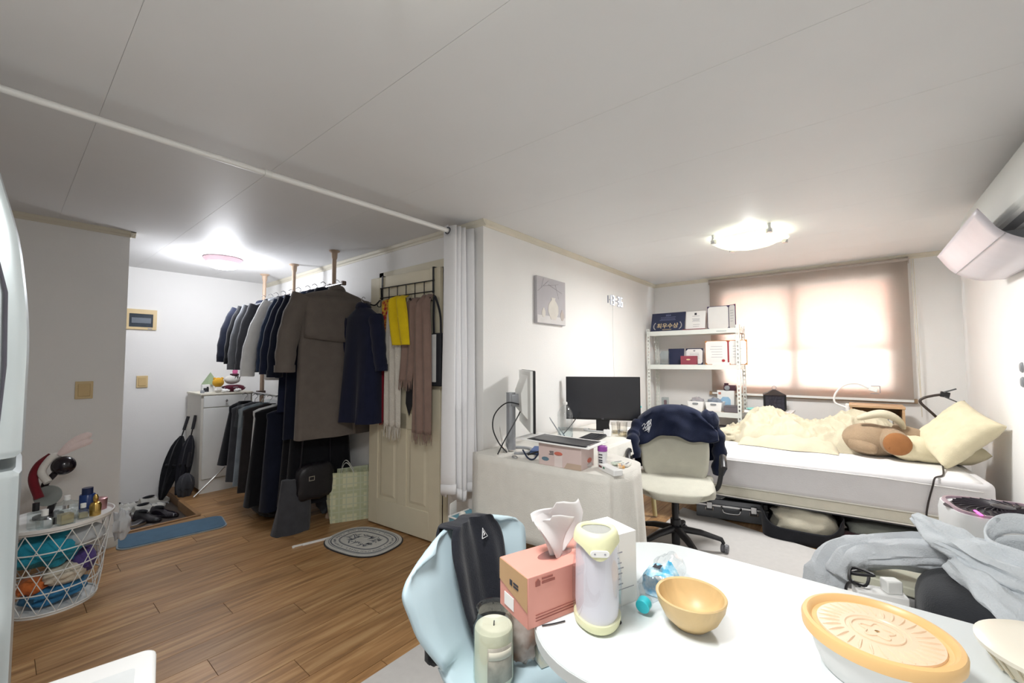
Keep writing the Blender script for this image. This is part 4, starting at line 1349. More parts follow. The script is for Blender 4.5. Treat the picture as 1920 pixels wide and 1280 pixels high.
t = thing('powder_tin', 'round rose gold powder tin at the right edge of the tray', 'tin', (BX + .168, BY + .03, TY), 0, 'cosmetics on the wire basket tray')
obj('body', MB().lathe([(.034, 0), (.035, .05)], 24), M('rose_gold', 'b98a8c', .3, .6), t)
obj('lid', MB().lathe([(.036, .05), (.036, .062), (.03, .066)], 24), M('rose_gold'), t)
bottle('sample_bottle', 'tiny black atomiser among the perfume bottles', BX - .01, BY - .10, 0, [(.014, 0), (.014, .035)], m_black, [(.01, .035), (.01, .07)], m_grey)
# headband stand with a round mirror
t = thing('headband_stand', 'black headband stand with round mirror, red and white bands, pink rabbit ears', 'headband stand', (BX - .03, BY + .08, TY), R_(-10))
m_vel = M('velvet_black', '1d171c', .35, var=.1)
obj('base', MB().lathe([(.06, 0), (.06, .012), (.03, .02)], 24), m_vel, t)
obj('pole', MB().tube(smoothpath([(0, 0, .015), (.015, 0, .09), (-.02, 0, .17), (.02, 0, .24)], 6), .016, 10), m_vel, t)
obj('mirror', MB().lathe([(.055, -.006), (.055, .006)], 28, mat=Matrix.Translation((.0, -.035, .125)) @ Matrix.Rotation(PI / 2, 4, 'X')), M('mirror_grey', 'a9aca8', .2, .6), t)
obj('head_ball', MB().ell((.05, 0, .275), (.052, .05, .052), 22, 14), M('gloss_black', '1b141b', .18), t)
obj('white_band', MB().tube(smoothpath([(.0, -.05, .20), (-.03, -.02, .26), (.0, .0, .325), (.03, .02, .335)], 6), .018, 10), fabric('band_white', 'd9d4cd', .05), t)
obj('red_band', MB().tube(smoothpath([(-.03, -.05, .12), (-.06, -.02, .22), (-.045, 0, .29), (.0, .02, .335)], 6), .02, 10), fabric('band_red', '6e1f28', .15), t)
for k, (dx, dz) in enumerate(((.13, .10), (.135, .06))):
    obj('rabbit_ear', MB().tube(smoothpath([(.03, -.01, .34), (.03 + dx * .5, -.012, .345 + dz * .65), (.03 + dx, -.012, .345 + dz)], 6), [.01] + [.016 + .008 * math.sin(i / 11 * PI) for i in range(11)] + [.004], 10, flat=(.5, 1)), fabric('ear_pink', 'e6d3d0', .05), t)

# ---- white box with a printed panel by the camera, bottom left
t = thing('white_case', 'white plastic lidded case with rounded corners at the bottom left', 'storage box', (.145, 1.415, 0), R_(-11))
obj('body', MB().prism(rrect(-.125, .125, -.17, .17, .03), 0, .47), m_whitem, t, bevel=.01)
obj('lid', MB().prism(rrect(-.132, .132, -.178, .178, .032), .472, .50), m_white, t, bevel=.008, seg=3)
obj('panel_line', MB().prism(rrect(-.09, .09, -.14, .10, .01), .50, .501), M('panel_white', 'e3e6e6', .4), t)
obj('sticker', MB().bx(-.05, .03, -.11, -.02, .501, .5016), M('sticker_print', 'e5e6c8', .5, col2='b9b9a4', scale=30), t)
obj('hinge', MB().box((.134, .0, .46), (.006, .05, .04)), m_grey, t)
# ================================================================= DESK
KZ = DZ + .0055
# picture and clock on the desk wall
t = thing('canvas_picture', 'square canvas print of pale vases hanging on the desk wall', 'picture', (2.845, YD, 1.80))
obj('canvas', MB().bx(-.21, .21, -.03, -.001, -.19, .185), M('canvas_grey', 'b9b6ba', .8, var=.08, scale=5), t, bevel=.003)
obj('printed_shelf', MB().bx(-.205, .205, -.0312, -.0302, -.185, -.125), M('print_pale', 'd8d5d4', .8), t)
def vase(cx, cz, r, h, mat):
    poly = []
    pr = [(0, .45), (.08, .6), (.35, 1), (.6, .95), (.8, .6), (.88, .35), (.93, .33), (1, .45)]
    for k in range(17):
        poly.append((cx + r * curve(pr, k / 16), cz + h * k / 16))
    for k in range(16, -1, -1):
        poly.append((cx - r * curve(pr, k / 16), cz + h * k / 16))
    obj('printed_vase', MB().prism(poly, -.0326, -.0314, 'y'), mat, t, smooth=0)
vase(.02, -.15, .075, .18, M('vase_print', 'd9d4cc', .8, var=.08, scale=9))
vase(.155, -.15, .028, .09, M('vase_print_dark', 'bdb3ac', .8))
vase(-.12, -.14, .025, .075, M('vase_print'))
br = MB()
for a, b, c, d in ((-.2, .06, -.05, .16), (-.12, .11, .1, .15), (-.05, .13, .15, .08), (-.15, .09, -.12, .17), (.05, .14, .1, .03)):
    br.prism([(a, b), (c, d), (c, d + .003), (a, b + .004)], -.0322, -.0312, 'y')
obj('printed_branch', br, M('print_branch', '9c989c', .8), t, smooth=0)['kind'] = 'stuff'

t = thing('led_clock', 'white LED wall clock reading 13:36 above the shelving', 'clock', (4.11, YD, 1.945), R_(0), ry=R_(0))
m_led = M('led_white', 'ffffff', .4, emit=.45, ecol='f4f6ff', var=0)
m_ledg = M('led_shell', '868c9e', .4)
SEG = {'1': 'bc', '3': 'abgcd', '6': 'acdefg'}
def digit(ch, x0):
    w, h, e = .032, .084, .008
    pos = {'a': ((0, h / 2), (w, e)), 'g': ((0, 0), (w, e)), 'd': ((0, -h / 2), (w, e)),
           'b': ((w / 2, h / 4), (e, h / 2)), 'c': ((w / 2, -h / 4), (e, h / 2)), 'f': ((-w / 2, h / 4), (e, h / 2)), 'e': ((-w / 2, -h / 4), (e, h / 2))}
    mb, ms = MB(), MB()
    for s_ in SEG[ch]:
        (px, pz), (sw_, sh) = pos[s_]
        mb.box((x0 + px, -.0075, pz), (sw_ + e * .25, .003, sh + e * .25))
        ms.box((x0 + px, -.0035, pz), (sw_ + e * .8, .005, sh + e * .8))
    d = obj('digit', mb, m_led, t, smooth=0)
    obj('digit_shell', ms, m_ledg, d, smooth=0)
for ch, x0 in zip('1336', (-.115, -.056, .045, .107)):
    digit(ch, x0)
for zz in (.018, -.018):
    obj('colon_dot', MB().box((0, -.006, zz), (.009, .004, .009)), m_led, t)
obj('back_bar', MB().box((0, -.0015, 0), (.25, .003, .004)), m_ledg, t)
t.scale = (1.25, 1, 1.1)
obj('light_bracket', MB().box((-.15, -.004, .0), (.006, .008, .07)), m_ledg, t)
obj('cord', MB().tube(smoothpath([(-.06, -.003, -.045), (-.065, -.003, -.3), (-.06, -.003, -.6), (-.03, -.003, -1.1)], 6), .0025, 5), m_whitem, t)

# ---- monitors
def monitor(label, loc, rz, w, h, zc, back, stand, basew=.26, tilt=0):
    """local: screen faces +x"""
    t = thing('monitor', label, 'monitor', loc, rz)
    p = obj('panel', MB().box((.012, 0, zc), (.014, w, h), ry=tilt), M('bezel_black', '17171a', .35), t, bevel=.003)
    obj('screen', MB().box((.0197, 0, zc + .004), (.001, w - .014, h - .022), ry=tilt), M('screen_off', '2b2c33', .28, var=.05, spec=.6), p)
    obj('back_cover', MB().box((-.004, 0, zc), (.018, w - .004, h - .004), ry=tilt).prism([(-.012, zc - h * .32), (-.05, zc - h * .2), (-.055, zc + h * .12), (-.03, zc + h * .3), (-.012, zc + h * .42)], -w * .3, w * .3, 'y'), back, t, bevel=.004)
    obj('stand_column', MB().tube([(-.10, 0, .012), (-.10, 0, zc + .04)], .03, 20), stand, t)
    obj('neck', MB().bx(-.10, -.04, -.035, .035, zc - .05, zc + .03), stand, t, bevel=.006)
    pts = [(.10 * math.cos(a) - .05, basew / 2 * math.sin(a) * 1.1) for a in [R_(-115 + 230 * i / 20) for i in range(21)]]
    inn = [(.075 * math.cos(a) - .05, (basew / 2 - .03) * math.sin(a) * 1.05) for a in [R_(115 - 230 * i / 20) for i in range(21)]]
    obj('base', MB().prism(pts + inn, 0, .012), stand, t, bevel=.003)
    return t
m_silver = M('silver_plastic', 'a3a6ab', .35, .4, var=.04)
monitor('monitor seen edge-on from behind with white back and silver column', (2.18, 1.66, KZ), R_(-45), .56, .37, .34, m_whitem, m_silver, .2)
m2 = monitor('black monitor facing the room at the far part of the desk', (3.16, 1.61, KZ), R_(205), .60, .355, .275, m_black, M('stand_white', 'cfd0d2', .35), .30)
obj('front_neck', MB().prism([(-.055, .0), (.055, .0), (.05, .06), (.06, .11), (-.055, .11)], -.02, -.005, 'x'), m_black, m2, bevel=.004)
text('maker_mark', 'LG', .014, m_inkl, m2, (.0202, 0, .108), (PI / 2, 0, PI / 2))

# cables of the first monitor
def cord(name, label, pts, r, mat, cat='cable', group=None, n=7):
    return tag(obj(name, MB().tube(smoothpath(pts, 8), r, n), mat), label, cat, group)
cord('monitor_cable', 'black cable looping left from the edge-on monitor', [(2.12, 1.66, 1.03), (2.03, 1.70, 1.045), (1.97, 1.745, .98), (1.965, 1.76, .89), (1.99, 1.735, .80), (2.03, 1.70, KZ + .01)], .004, m_black, 'cable', 'cables of the edge-on monitor')
cord('monitor_cable', 'black cable falling diagonally in front of the silver column', [(2.11, 1.645, 1.0), (2.06, 1.655, .93), (2.00, 1.69, .82), (1.965, 1.72, KZ + .006)], .004, m_black, 'cable', 'cables of the edge-on monitor')
cord('power_cable', 'black cable rising behind the facing monitor', [(2.86, 1.80, KZ + .006), (2.98, 1.79, .80), (3.10, 1.76, .92)], .004, m_black)
cord('usb_cable', 'tangled black cable lying between monitor and pink box', [(2.06, 1.56, KZ + .008), (2.1, 1.5, KZ + .03), (2.18, 1.55, KZ + .008), (2.25, 1.5, KZ + .02), (2.33, 1.56, KZ + .008), (2.42, 1.55, KZ + .006)], .005, m_black)
cord('charging_cable', 'dark blue cable drooping in front of the tangled cable', [(2.0, 1.55, KZ + .05), (1.985, 1.50, KZ + .012), (1.99, 1.46, KZ + .01), (2.0, 1.43, KZ + .05), (2.02, 1.42, KZ + .06)], .005, M('cable_navy', '23304a', .5))
t = thing('carabiner', 'silver carabiner clip lying at the desk edge', 'clip', (1.985, 1.60, KZ + .004), R_(50))
obj('loop', MB().tube([(.03 * math.cos(a), .014 * math.sin(a), 0) for a in [2 * PI * i / 20 for i in range(21)]], .0035, 6), m_chrome, t)
# notebooks behind the column
tag(place(obj('notebook', MB().box((0, 0, .012), (.15, .11, .022)), M('notebook_blue', '5570a8', .6), bevel=.002), (2.20, 1.56, KZ + .001), R_(25)), 'blue notebook lying under the edge-on monitor', 'notebook')
t = thing('paper_sheets', 'white paper sheets propped behind the silver monitor column', 'papers', (2.12, 1.80, KZ), R_(38))
obj('sheet', MB().grid(lambda u, v: (u * .16 - .08, .02 * v + .01 * math.sin(u * 3), .17 * v * (1 - .4 * u)), 8, 6), m_paper, t, solid=.001)
obj('sheet', MB().grid(lambda u, v: (u * .14 - .1, -.03 + .02 * v, .10 * v * (.5 + .5 * u)), 6, 4), m_paper, t, solid=.001)
# tablet on a stand
t = thing('tablet', 'slim silver tablet leaning on a small stand beside the water bottle', 'tablet', (2.70, 1.77, KZ), R_(-52))
obj('slab', MB().box((0, 0, .075), (.008, .11, .17), ry=R_(-32)), m_silver, t, bevel=.003)
obj('kickstand', MB().tube([(.02, .0, .08), (.07, 0, .004)], .004, 8), m_grey, t)
# big water bottle
def pet(label, loc, s, capm, label_m=None, rz=0, h=.26, r=.05, cat='bottle'):
    t = thing('water_bottle', label, cat, loc, rz)
    pr = [(r * .85, 0), (r, .008)]
    k = 8
    for i in range(k):
        z0 = .015 + i * h * .075
        pr += [(r, z0), (r * .95, z0 + h * .0375)]
    pr += [(r, h * .66), (r * .95, h * .74), (r * .6, h * .87), (.014, h * .93), (.014, h * .96)]
    obj('body', MB().lathe(pr, 28, close=False), clear('pet_clear', 'fbfdfe', .3), t)
    obj('cap', MB().lathe([(.017, h * .945), (.017, h), (.014, h + .003)], 18), capm, t)
    if label_m:
        obj('label', MB().lathe([(r + .001, h * .30), (r + .001, h * .58)], 28, close=False), label_m, t, solid=.0008)
    return t
b1 = pet('large clear water bottle with white cap on the desk', (2.585, 1.615, KZ), 1, m_white, h=.285, r=.056)
obj('water', MB().lathe([(.045, .004), (.052, .01), (.052, .10)], 24), clear('water', 'f2f8fa', .1), b1)
pet('small water bottle with turquoise cap and blue label at the far desk end', (3.37, 1.38, KZ), 1, M('cap_turquoise', '53c4c4', .4), M('label_blue', '6db6d0', .5, col2='d6ecf0', scale=25), h=.205, r=.032)
# keyboard
t = thing('keyboard', 'black keyboard lying askew in front of the facing monitor', 'keyboard', (2.80, 1.52, KZ), R_(8))
obj('case', MB().box((0, 0, .009), (.31, .13, .016)), m_black, t, bevel=.004)
kb = MB()
for r in range(5):
    for c_ in range(14):
        kb.box((-.14 + c_ * .0215, -.05 + r * .025, .019), (.018, .021, .005))
obj('keys', kb, M('keycap_dark', '2c2c31', .5), t, smooth=0)['kind'] = 'stuff'
# pink patterned carton with a framed board on top
t = thing('carton', 'pale pink carton printed with red and blue ovals on the desk edge', 'box', (2.03, 1.265, KZ), R_(2))
m_pk = M('carton_pink', 'd9c4bf', .6, var=.02)
obj('box', MB().bx(-.075, .075, -.135, .135, 0, .118), m_pk, t, bevel=.002)
def oval(ax, c1, c2, r1, r2, col, nm='printed_oval'):
    pts = [(c1 + r1 * math.cos(a), c2 + r2 * math.sin(a)) for a in [2 * PI * i / 24 for i in range(24)]]
    if ax == 'x':
        obj(nm, MB().prism(pts, -.0762, -.0754, 'x'), col, t, smooth=0)
    else:
        obj(nm, MB().prism(pts, -.1362, -.1354, 'y'), col, t, smooth=0)
m_r = M('print_coral', 'd0705e', .6)
m_b = M('print_slate', '64808f', .6)
oval('x', .005, .072, .026, .011, m_r)
oval('x', .09, .035, .024, .011, m_b)
oval('y', .02, .04, .026, .013, m_r)
obj('glass_print', MB().bx(-.0762, -.0754, -.02, .03, .0, .066), M('print_pale_pink', 'e6d8d4', .6), t)
obj('text_print', MB().bx(-.0766, -.0758, .035, .065, .062, .066).bx(-.0766, -.0758, .035, .06, .070, .074).bx(-.0766, -.0758, .035, .062, .078, .082), m_ink, t, smooth=0)
obj('shadow_print', MB().prism([(-.03, .0), (-.135, .0), (-.135, .03), (-.05, .03)], -.0762, -.0754, 'x'), M('print_sand', 'c2ab98', .6), t, smooth=0)
t = thing('photo_board', 'flat black board with white border lying on the pink carton', 'board', (2.045, 1.28, KZ + .119), R_(4))
obj('sheet', MB().grid(lambda u, v: (lerp(-.115, .135, u), lerp(-.20, .27, v), .003 - .008 * math.sin(v * PI) * 0 + .012 * v * v), 4, 10), m_paper, t, solid=.003)
obj('black_print', MB().grid(lambda u, v: (lerp(-.09, .11, u), lerp(-.17, .20, v), .0056 + .012 * ((lerp(-.17, .20, v) + .2) / .47) ** 2), 4, 10), M('print_black', '23242a', .35), t, solid=.001)
# bottle with purple cap, device, medicine
t = thing('supplement_bottle', 'white labelled supplement bottle with a purple cap', 'bottle', (2.10, 1.075, KZ))
obj('body', MB().lathe([(.024, 0), (.025, .004), (.025, .088), (.02, .092)], 24), M('bottle_clear_white', 'e4e4e6', .3), t)
obj('cap', MB().lathe([(.0265, .09), (.0265, .114), (.023, .117)], 24), M('cap_purple', '9a4fa6', .4), t)
for z in (.07, .055, .04, .03):
    obj('label_text', MB().bx(-.0262, -.0252, -.012, .010, z, z + .006), m_ink, t)
t = thing('charging_hub', 'white flat charging hub with green and red displays on the desk corner', 'charger', (2.03, .995, KZ), R_(-33))
obj('body', MB().box((0, 0, .015), (.055, .15, .03)), m_white, t, bevel=.004)
obj('green_display', MB().box((-.0278, .02, .021), (.001, .018, .009)), M('display_green', '2f7a5c', .4), t)
obj('red_display', MB().box((-.0278, .055, .021), (.001, .03, .010)), M('display_maroon', '6b3a3c', .4), t)
for i, (x, y, rz, c, lab) in enumerate(((2.17, 1.00, .5, 'd9a25a', 'orange and white medicine packet beside the charging hub'), (2.21, .985, .1, 'e6e6df', 'white blister packet on the desk corner'), (2.20, 1.035, -.4, 'c9d8c8', 'pale green medicine sachet under the orange packet'))):
    t = thing('medicine_packet', lab, 'packet', (x, y, KZ + .001 + i * .0), rz, 'medicine packets on the desk')
    obj('pack', MB().box((0, 0, .006 + .002 * i), (.07, .035, .012)), M('pack_' + c, c, .5, col2='f0efe8', scale=40), t, bevel=.002)
    obj('print_line', MB().box((0, -.004, .0125 + .004 * i), (.05, .006, .001)), m_inkl, t)
tag(place(obj('plastic_sachet', MB().ell((0, 0, .016), (.05, .028, .016), 18, 10, .4, 3, 3), clear('clear_film'), smooth=60), (2.07, 1.15, KZ), .4), 'crinkled clear sachet between carton and supplement bottle', 'sachet')
# cups and box
def cup(label, x, y, r, h):
    t = thing('glass_cup', label, 'glass', (x, y, KZ), 0, 'glass cups on the desk')
    obj('glass', MB().lathe([(r * .8, 0), (r, h), (r - .002, h), (r * .78, .006), (.004, .006)], 26, close=False), clear('cup_glass', 'fdfcfa', .3), t)
    obj('drink', MB().lathe([(r * .76, .007), (r * .8, h * .3)], 24), clear('drink', 'f6f0e0', .1), t)
cup('glass cup at the front edge of the desk by the facing monitor', 3.07, 1.40, .042, .11)
cup('second glass cup just behind the first one', 3.13, 1.48, .038, .09)
t = thing('earphone_case', 'white wedge-shaped case on the desk between keyboard and cups', 'case', (3.02, 1.50, KZ), R_(20))
obj('case', MB().prism([(-.06, 0), (.06, 0), (.055, .03), (-.02, .05)], -.03, .03, 'y'), m_white, t, bevel=.006)
obj('button', MB().lathe([(.008, .0), (.008, .004)], 14, (.02, 0, .043)), m_grey, t)

# ---- navy jacket over the office chair
t = thing('navy_jacket', 'navy zip jacket with a white emblem draped over the office chair', 'jacket', (3.0, .985, .012), R_(198))
f_jk = fabric('jacket_navy', '181f36', .15)
def jacket(u, v):
    a = u * 2 - 1
    hem = .725 + .02 * math.sin(a * 4.2 + 2.2) + .006 * math.sin(a * 13) - .07 * max(0, -a) ** 2
    hw = .295
    bulge = .009 * math.sin(a * 6 + v * 5) + .005 * math.sin(a * 15 - v * 9) + .01 * nz(a * 3, v * 6)
    top = .945 - .11 * abs(a) ** 2.6
    if v < .45:
        k = v / .45
        x = lerp(-.185, -.255, k) + .035 * a * a
        z = lerp(hem, top - .02, k)
        x += bulge + .02
    elif v < .6:
        k = (v - .45) / .15
        x = lerp(-.235, -.36, k) + .035 * a * a
        z = top - .02 + .03 * math.sin(k * PI)
    else:
        k = (v - .6) / .4
        x = -.36 - .02 * math.sin(k * 3) + .03 * a * a + bulge
        z = lerp(top - .02, .50 + .05 * a, k)
    spread = 1 - .12 * math.sin(min(1, max(0, (v - .3) / .4)) * PI)
    return (x, a * hw * spread, z)
obj('body', MB().grid(jacket, 44, 44), f_jk, t, solid=.012, smooth=75)
obj('sleeve', MB().tube(smoothpath([(-.27, .25, .84), (-.25, .30, .74), (-.27, .31, .6), (-.28, .30, .46)], 6), [.045 + .008 * math.sin(i * 1.3) for i in range(19)], 14), f_jk, t)
obj('sleeve', MB().tube(smoothpath([(-.24, -.25, .82), (-.17, -.285, .735), (-.10, -.285, .69), (-.09, -.27, .58)], 6), [.045 + .006 * math.sin(i * 1.3) for i in range(19)], 14), f_jk, t)
obj('hood_fold', MB().ell((-.26, .24, .83), (.06, .075, .10), 20, 12, .3, 2.5, 8), f_jk, t, smooth=70)
em = MB()
random.seed(5)
for i in range(11):
    uu, vv = .15 + random.uniform(-.05, .05), .25 + random.uniform(-.07, .07)
    pp = []
    for du, dv_ in ((0, 0), (.03, .05), (.045, -.02), (.015, -.05)):
        q = jacket(uu + du * random.uniform(.5, 1), vv + dv_ * random.uniform(.5, 1))
        pp.append((q[0] + .011, q[1], q[2]))
    em.tube(smoothpath(pp, 3), .0018, 4)
obj('emblem', em, M('emblem_white', 'd6d8dc', .6), t)
random.seed(13)

# ================================================================= SHELF CONTENTS
FX = SX0 + .01
z1, z2, z3 = (z - .001 for z in SHZ[:3])
def board(name, label, y0, y1, h, z, x, mat, lean=.25, cat='certificate', d=.008, group=None):
    """a standing board facing -x leaning back"""
    t = thing(name, label, cat, (x, (y0 + y1) / 2, z), 0, group, ry=lean)
    w = abs(y1 - y0)
    obj('board', MB().bx(0, d, -w / 2, w / 2, 0, h), mat, t, bevel=.002)
    return t, w
def lines(t, x, y0, y1, zs, mat=m_inkl, th=.003):
    mb = MB()
    for z in zs:
        mb.bx(x - .0008, x, y0 + random.uniform(0, .01), y1 - random.uniform(0, .02), z, z + th)
    o = obj('printed_lines', mb, mat, t, smooth=0)
    o['kind'] = 'stuff'
t, w = board('award_board', 'navy award board with gold lettering on the top shelf', 1.855, 1.465, .235, z1, FX + .03, M('award_navy', '2c3350', .5, var=.12, scale=4), .32, 'award board', .012)
m_gl = M('gold_letter', 'd8c49a', .4, var=.05)
RXT = (PI / 2, 0, -PI / 2)
text('award_lettering', '최우수상', .068, m_gl, t, (-.0012, 0, .065), RXT, bold=.0008)
text('award_small_lettering', '2024', .03, M('letter_blue', '8d94b8', .5), t, (-.0012, 0, .20), RXT)
lines(t, -.0006, -.09, .10, (.175, .155, .14), M('letter_blue'))
lines(t, -.0006, -.05, .06, (.018,), m_gl, .006)
for s in (-1, 1):
    mb = MB()
    for i in range(9):
        a = R_(-62 + i * 15)
        mb.box((-.0014, s * (.125 + .035 * math.cos(a)), .068 + .045 * math.sin(a)), (.001, .014, .008), rx=-s * (a + .6))
    obj('laurel', mb, M('laurel_silver', 'b9b6b4', .5), t, smooth=0)
t, w = board('certificate', 'plain white certificate with small crest beside the award board', 1.46, 1.25, .21, z1 + .012, FX + .06, m_paper, .22)
obj('crest', MB().bx(-.001, 0, -.012, .012, .165, .19), m_ink, t)
lines(t, -.0006, -.05, .04, (.15, .12, .11, .10, .09, .05, .03))
tag(place(obj('red_folder', MB().bx(0, .22, -.12, .12, 0, .012), M('folder_red', '7a2630', .5), bevel=.002), (FX + .01, 1.36, z1)), 'flat dark red folder under the plain certificate', 'folder')
def openfold(label, y0, ym, y1, h, z, x, cov, a0=.0, a1=-.6, pagel=m_paper, pager=m_paper):
    t = thing('certificate_folder', label, 'folder', (x, ym, z))
    w0, w1 = abs(y0 - ym), abs(ym - y1)
    for nm, w_, s, ang, pg in (('left_cover', w0, 1, a0, pagel), ('right_cover', w1, -1, a1, pager)):
        # s=+1 extends towards +y (image left); ang swings the free edge in x
        mt4 = Matrix.Rotation(ang * s, 4, 'Z')
        mb = MB()
        mb.bx(0, .006, *sorted((0, s * w_)), 0, h)
        mb.v = [tuple(mt4 @ Vector(v)) for v in mb.v]
        c = obj(nm, mb, cov, t)
        c2 = .018
        pts = [(.006, .006 + c2), (.006 + c2, .006), (w_ - .006 - c2, .006), (w_ - .006, .006 + c2), (w_ - .006, h - .006 - c2), (w_ - .006 - c2, h - .006), (.006 + c2, h - .006), (.006, h - .006 - c2)]
        mp_ = MB().prism([(s * a, b) for a, b in pts], -.0025, -.0005, 'x')
        mp_.v = [tuple(mt4 @ Vector(v)) for v in mp_.v]
        obj('page', mp_, pg, c)
        ml = MB()
        if nm == 'right_cover' or 'orange' in label:
            for k in range(5):
                zz = h * (.75 - k * .11)
                ml.bx(-.0035, -.003, *sorted((s * w_ * .25, s * w_ * random.uniform(.6, .78))), zz, zz + .003)
            ml.v = [tuple(mt4 @ Vector(v)) for v in ml.v]
            obj('printed_lines', ml, m_inkl, c, smooth=0)['kind'] = 'stuff'
    return t
m_pur = M('folder_purple', '3c2f55', .5)
openfold('open dark purple certificate folder on the top shelf with white pages', 1.24, 1.02, .915, .26, z1, FX + .13, m_pur, .0, .75)
# second shelf
t = thing('glass_award', 'clear glass award block at the left of the middle shelf', 'award', (FX + .06, 1.70, z2))
obj('block', MB().prism([(-.05, 0), (.05, 0), (.055, .12), (.03, .16), (-.05, .16)], -.012, .012, 'x'), clear('award_glass', 'dfe6e8', .5), t)
obj('foot', MB().box((0, 0, .006), (.05, .11, .012)), clear('award_glass'), t)
t, w = board('navy_folder', 'closed navy certificate folder on the middle shelf', 1.68, 1.50, .19, z2, FX + .10, M('folder_navy', '242a4a', .6), .15, 'folder', .012)
t, w = board('certificate', 'certificate with round seal leaning behind the small red box', 1.49, 1.30, .19, z2, FX + .13, M('folder_navy'), .15)
obj('page', MB().prism([(-.075, .01), (.075, .01), (.09, .03), (.09, .16), (.07, .18), (-.07, .18), (-.09, .16), (-.09, .03)], -.002, -.0005, 'x'), m_paper, t, smooth=0)
obj('seal', MB().prism([(.012 * math.cos(a), .16 + .008 * math.sin(a)) for a in [2 * PI * i / 16 for i in range(16)]], -.003, -.002, 'x'), m_inkl, t)
lines(t, -.0022, -.06, .06, (.13, .115, .10, .085, .07))
t = thing('red_box', 'small dusty red gift box with an emblem on the middle shelf', 'box', (FX + .05, 1.425, z2))
obj('box', MB().bx(-.03, .03, -.085, .085, 0, .10), M('box_red', '93404f', .5), t, bevel=.003)
obj('emblem', MB().prism([(.022 * math.cos(a), .058 + .008 * math.sin(a)) for a in [2 * PI * i / 16 for i in range(16)]], -.0312, -.0302, 'x'), m_gl, t)
m_or = M('folder_orange', 'c98a4a', .5)
t = openfold('open orange-edged certificate folder with red seals leaning out past the post', 1.265, 1.03, .845, .265, z2, FX + .10, m_or, .0, .12)
for yy in (1.045 - 1.03 + .035, -.11):
    obj('red_seal', MB().prism([(yy + .017 * math.cos(a), .045 + .014 * math.sin(a)) for a in [2 * PI * i / 18 for i in range(18)]], -.006, -.0045, 'x'), M('seal_red', 'b02a34', .5), t)
obj('spine', MB().bx(-.004, .008, -.008, .008, 0, .26), M('spine_red', 'a02a34', .5), t)
tag(place(obj('white_card', MB().bx(-.001, .001, -.085, .085, 0, .026), m_white), (FX + .02, 1.09, z2)), 'narrow white card standing in front of the orange folder', 'card')
# third shelf
def basket(label, y):
    t = thing('storage_basket', label, 'basket', (FX + .10, y, z3), 0, 'white baskets on the lower shelf')
    vs = []
    for z, k in ((0, .86), (.10, 1.0)):
        vs += [(-.085 * k, -.082 * k, z), (.085 * k, -.082 * k, z), (.085 * k, .082 * k, z), (-.085 * k, .082 * k, z)]
    obj('body', MB().add(vs, [(3, 2, 1, 0), (0, 1, 5, 4), (1, 2, 6, 5), (2, 3, 7, 6), (3, 0, 4, 7)]), m_white, t, solid=.004, bevel=.003)
    obj('handle_slot', MB().prism(rrect(-.03, .03, .066, .085, .009), -.089, -.083, 'x'), m_grey, t)
    return t
basket('white plastic basket in the middle of the lower shelf', 1.36)
basket('white plastic basket next to the grey box on the lower shelf', 1.175)
for i, (y, c, lab) in enumerate(((1.36, 'a9a6aa', 'grey cloth heaped in the middle shelf basket'), (1.175, '8e98a6', 'blue grey cloth heaped in the basket by the grey box'))):
    tag(place(obj('heaped_cloth', MB().ell((0, 0, 0), (.07, .068, .045), 22, 12, .5, 3, i + 30), fabric('heap_' + c, c, .25), smooth=70), (FX + .10, y, z3 + .095)), lab, 'cloth')
t = thing('product_box', 'white product box with a light blue bag picture behind the baskets', 'box', (FX + .225, 1.09, z3), 0)
obj('box', MB().bx(-.03, .03, -.085, .085, 0, .22), m_whitem, t, bevel=.002)
obj('bag_print', MB().prism([(-.05, .05), (.05, .05), (.05, .12), (.03, .15), (-.03, .15), (-.05, .12)], -.0315, -.0303, 'x'), M('print_sky', '9cc3de', .6), t, smooth=0)
obj('logo_print', MB().bx(-.0315, -.0303, .045, .072, .175, .2), M('print_brick', 'c08070', .6), t)
t = thing('toy_camera', 'dark maroon camera on top of the product box', 'camera', (FX + .225, 1.05, z3 + .22))
obj('body', MB().box((0, 0, .03), (.05, .12, .06)), M('camera_maroon', '4a2836', .5), t, bevel=.006)
obj('lens', MB().lathe([(.026, 0), (.026, .02), (.018, .022)], 20, mat=Matrix.Translation((-.025, .02, .03)) @ Matrix.Rotation(-PI / 2, 4, 'Y')), m_grey, t)
obj('viewfinder', MB().box((0, .035, .07), (.03, .04, .022)), M('camera_maroon'), t, bevel=.004)
t = thing('grey_box', 'dark grey rectangular box at the right end of the lower shelf', 'box', (FX + .09, 1.01, z3))
obj('body', MB().bx(-.06, .06, -.07, .065, 0, .055), M('box_grey', '6b656a', .6), t, bevel=.002)
obj('lid', MB().bx(-.062, .062, -.072, .067, .056, .068), M('box_grey'), t, bevel=.002)
t = thing('gift_bottle', 'tall pale box with a pink bottle behind the shelf post', 'bottle', (FX + .21, .955, z3))
obj('carton', MB().bx(-.02, .03, -.03, .03, 0, .15), M('carton_cream', 'cfc4b4', .6), t)
obj('bottle', MB().lathe([(.018, .15), (.02, .20), (.008, .225), (.008, .25)], 16), M('bottle_pink', 'c9a8a0', .4), t)
t = thing('mini_figure', 'small maroon figurine in a clear case at the left of the lower shelf', 'figurine', (FX + .10, 1.72, z3))
obj('figure', MB().lathe([(.02, .005), (.022, .03), (.014, .05), (.02, .07), (.012, .09)], 14), M('figure_maroon', '7c4b58', .5), t)
obj('case', MB().bx(-.032, .032, -.032, .032, 0, .12), clear('award_glass'), t)
obj('case_base', MB().bx(-.034, .034, -.034, .034, 0, .006), M('box_red'), t)
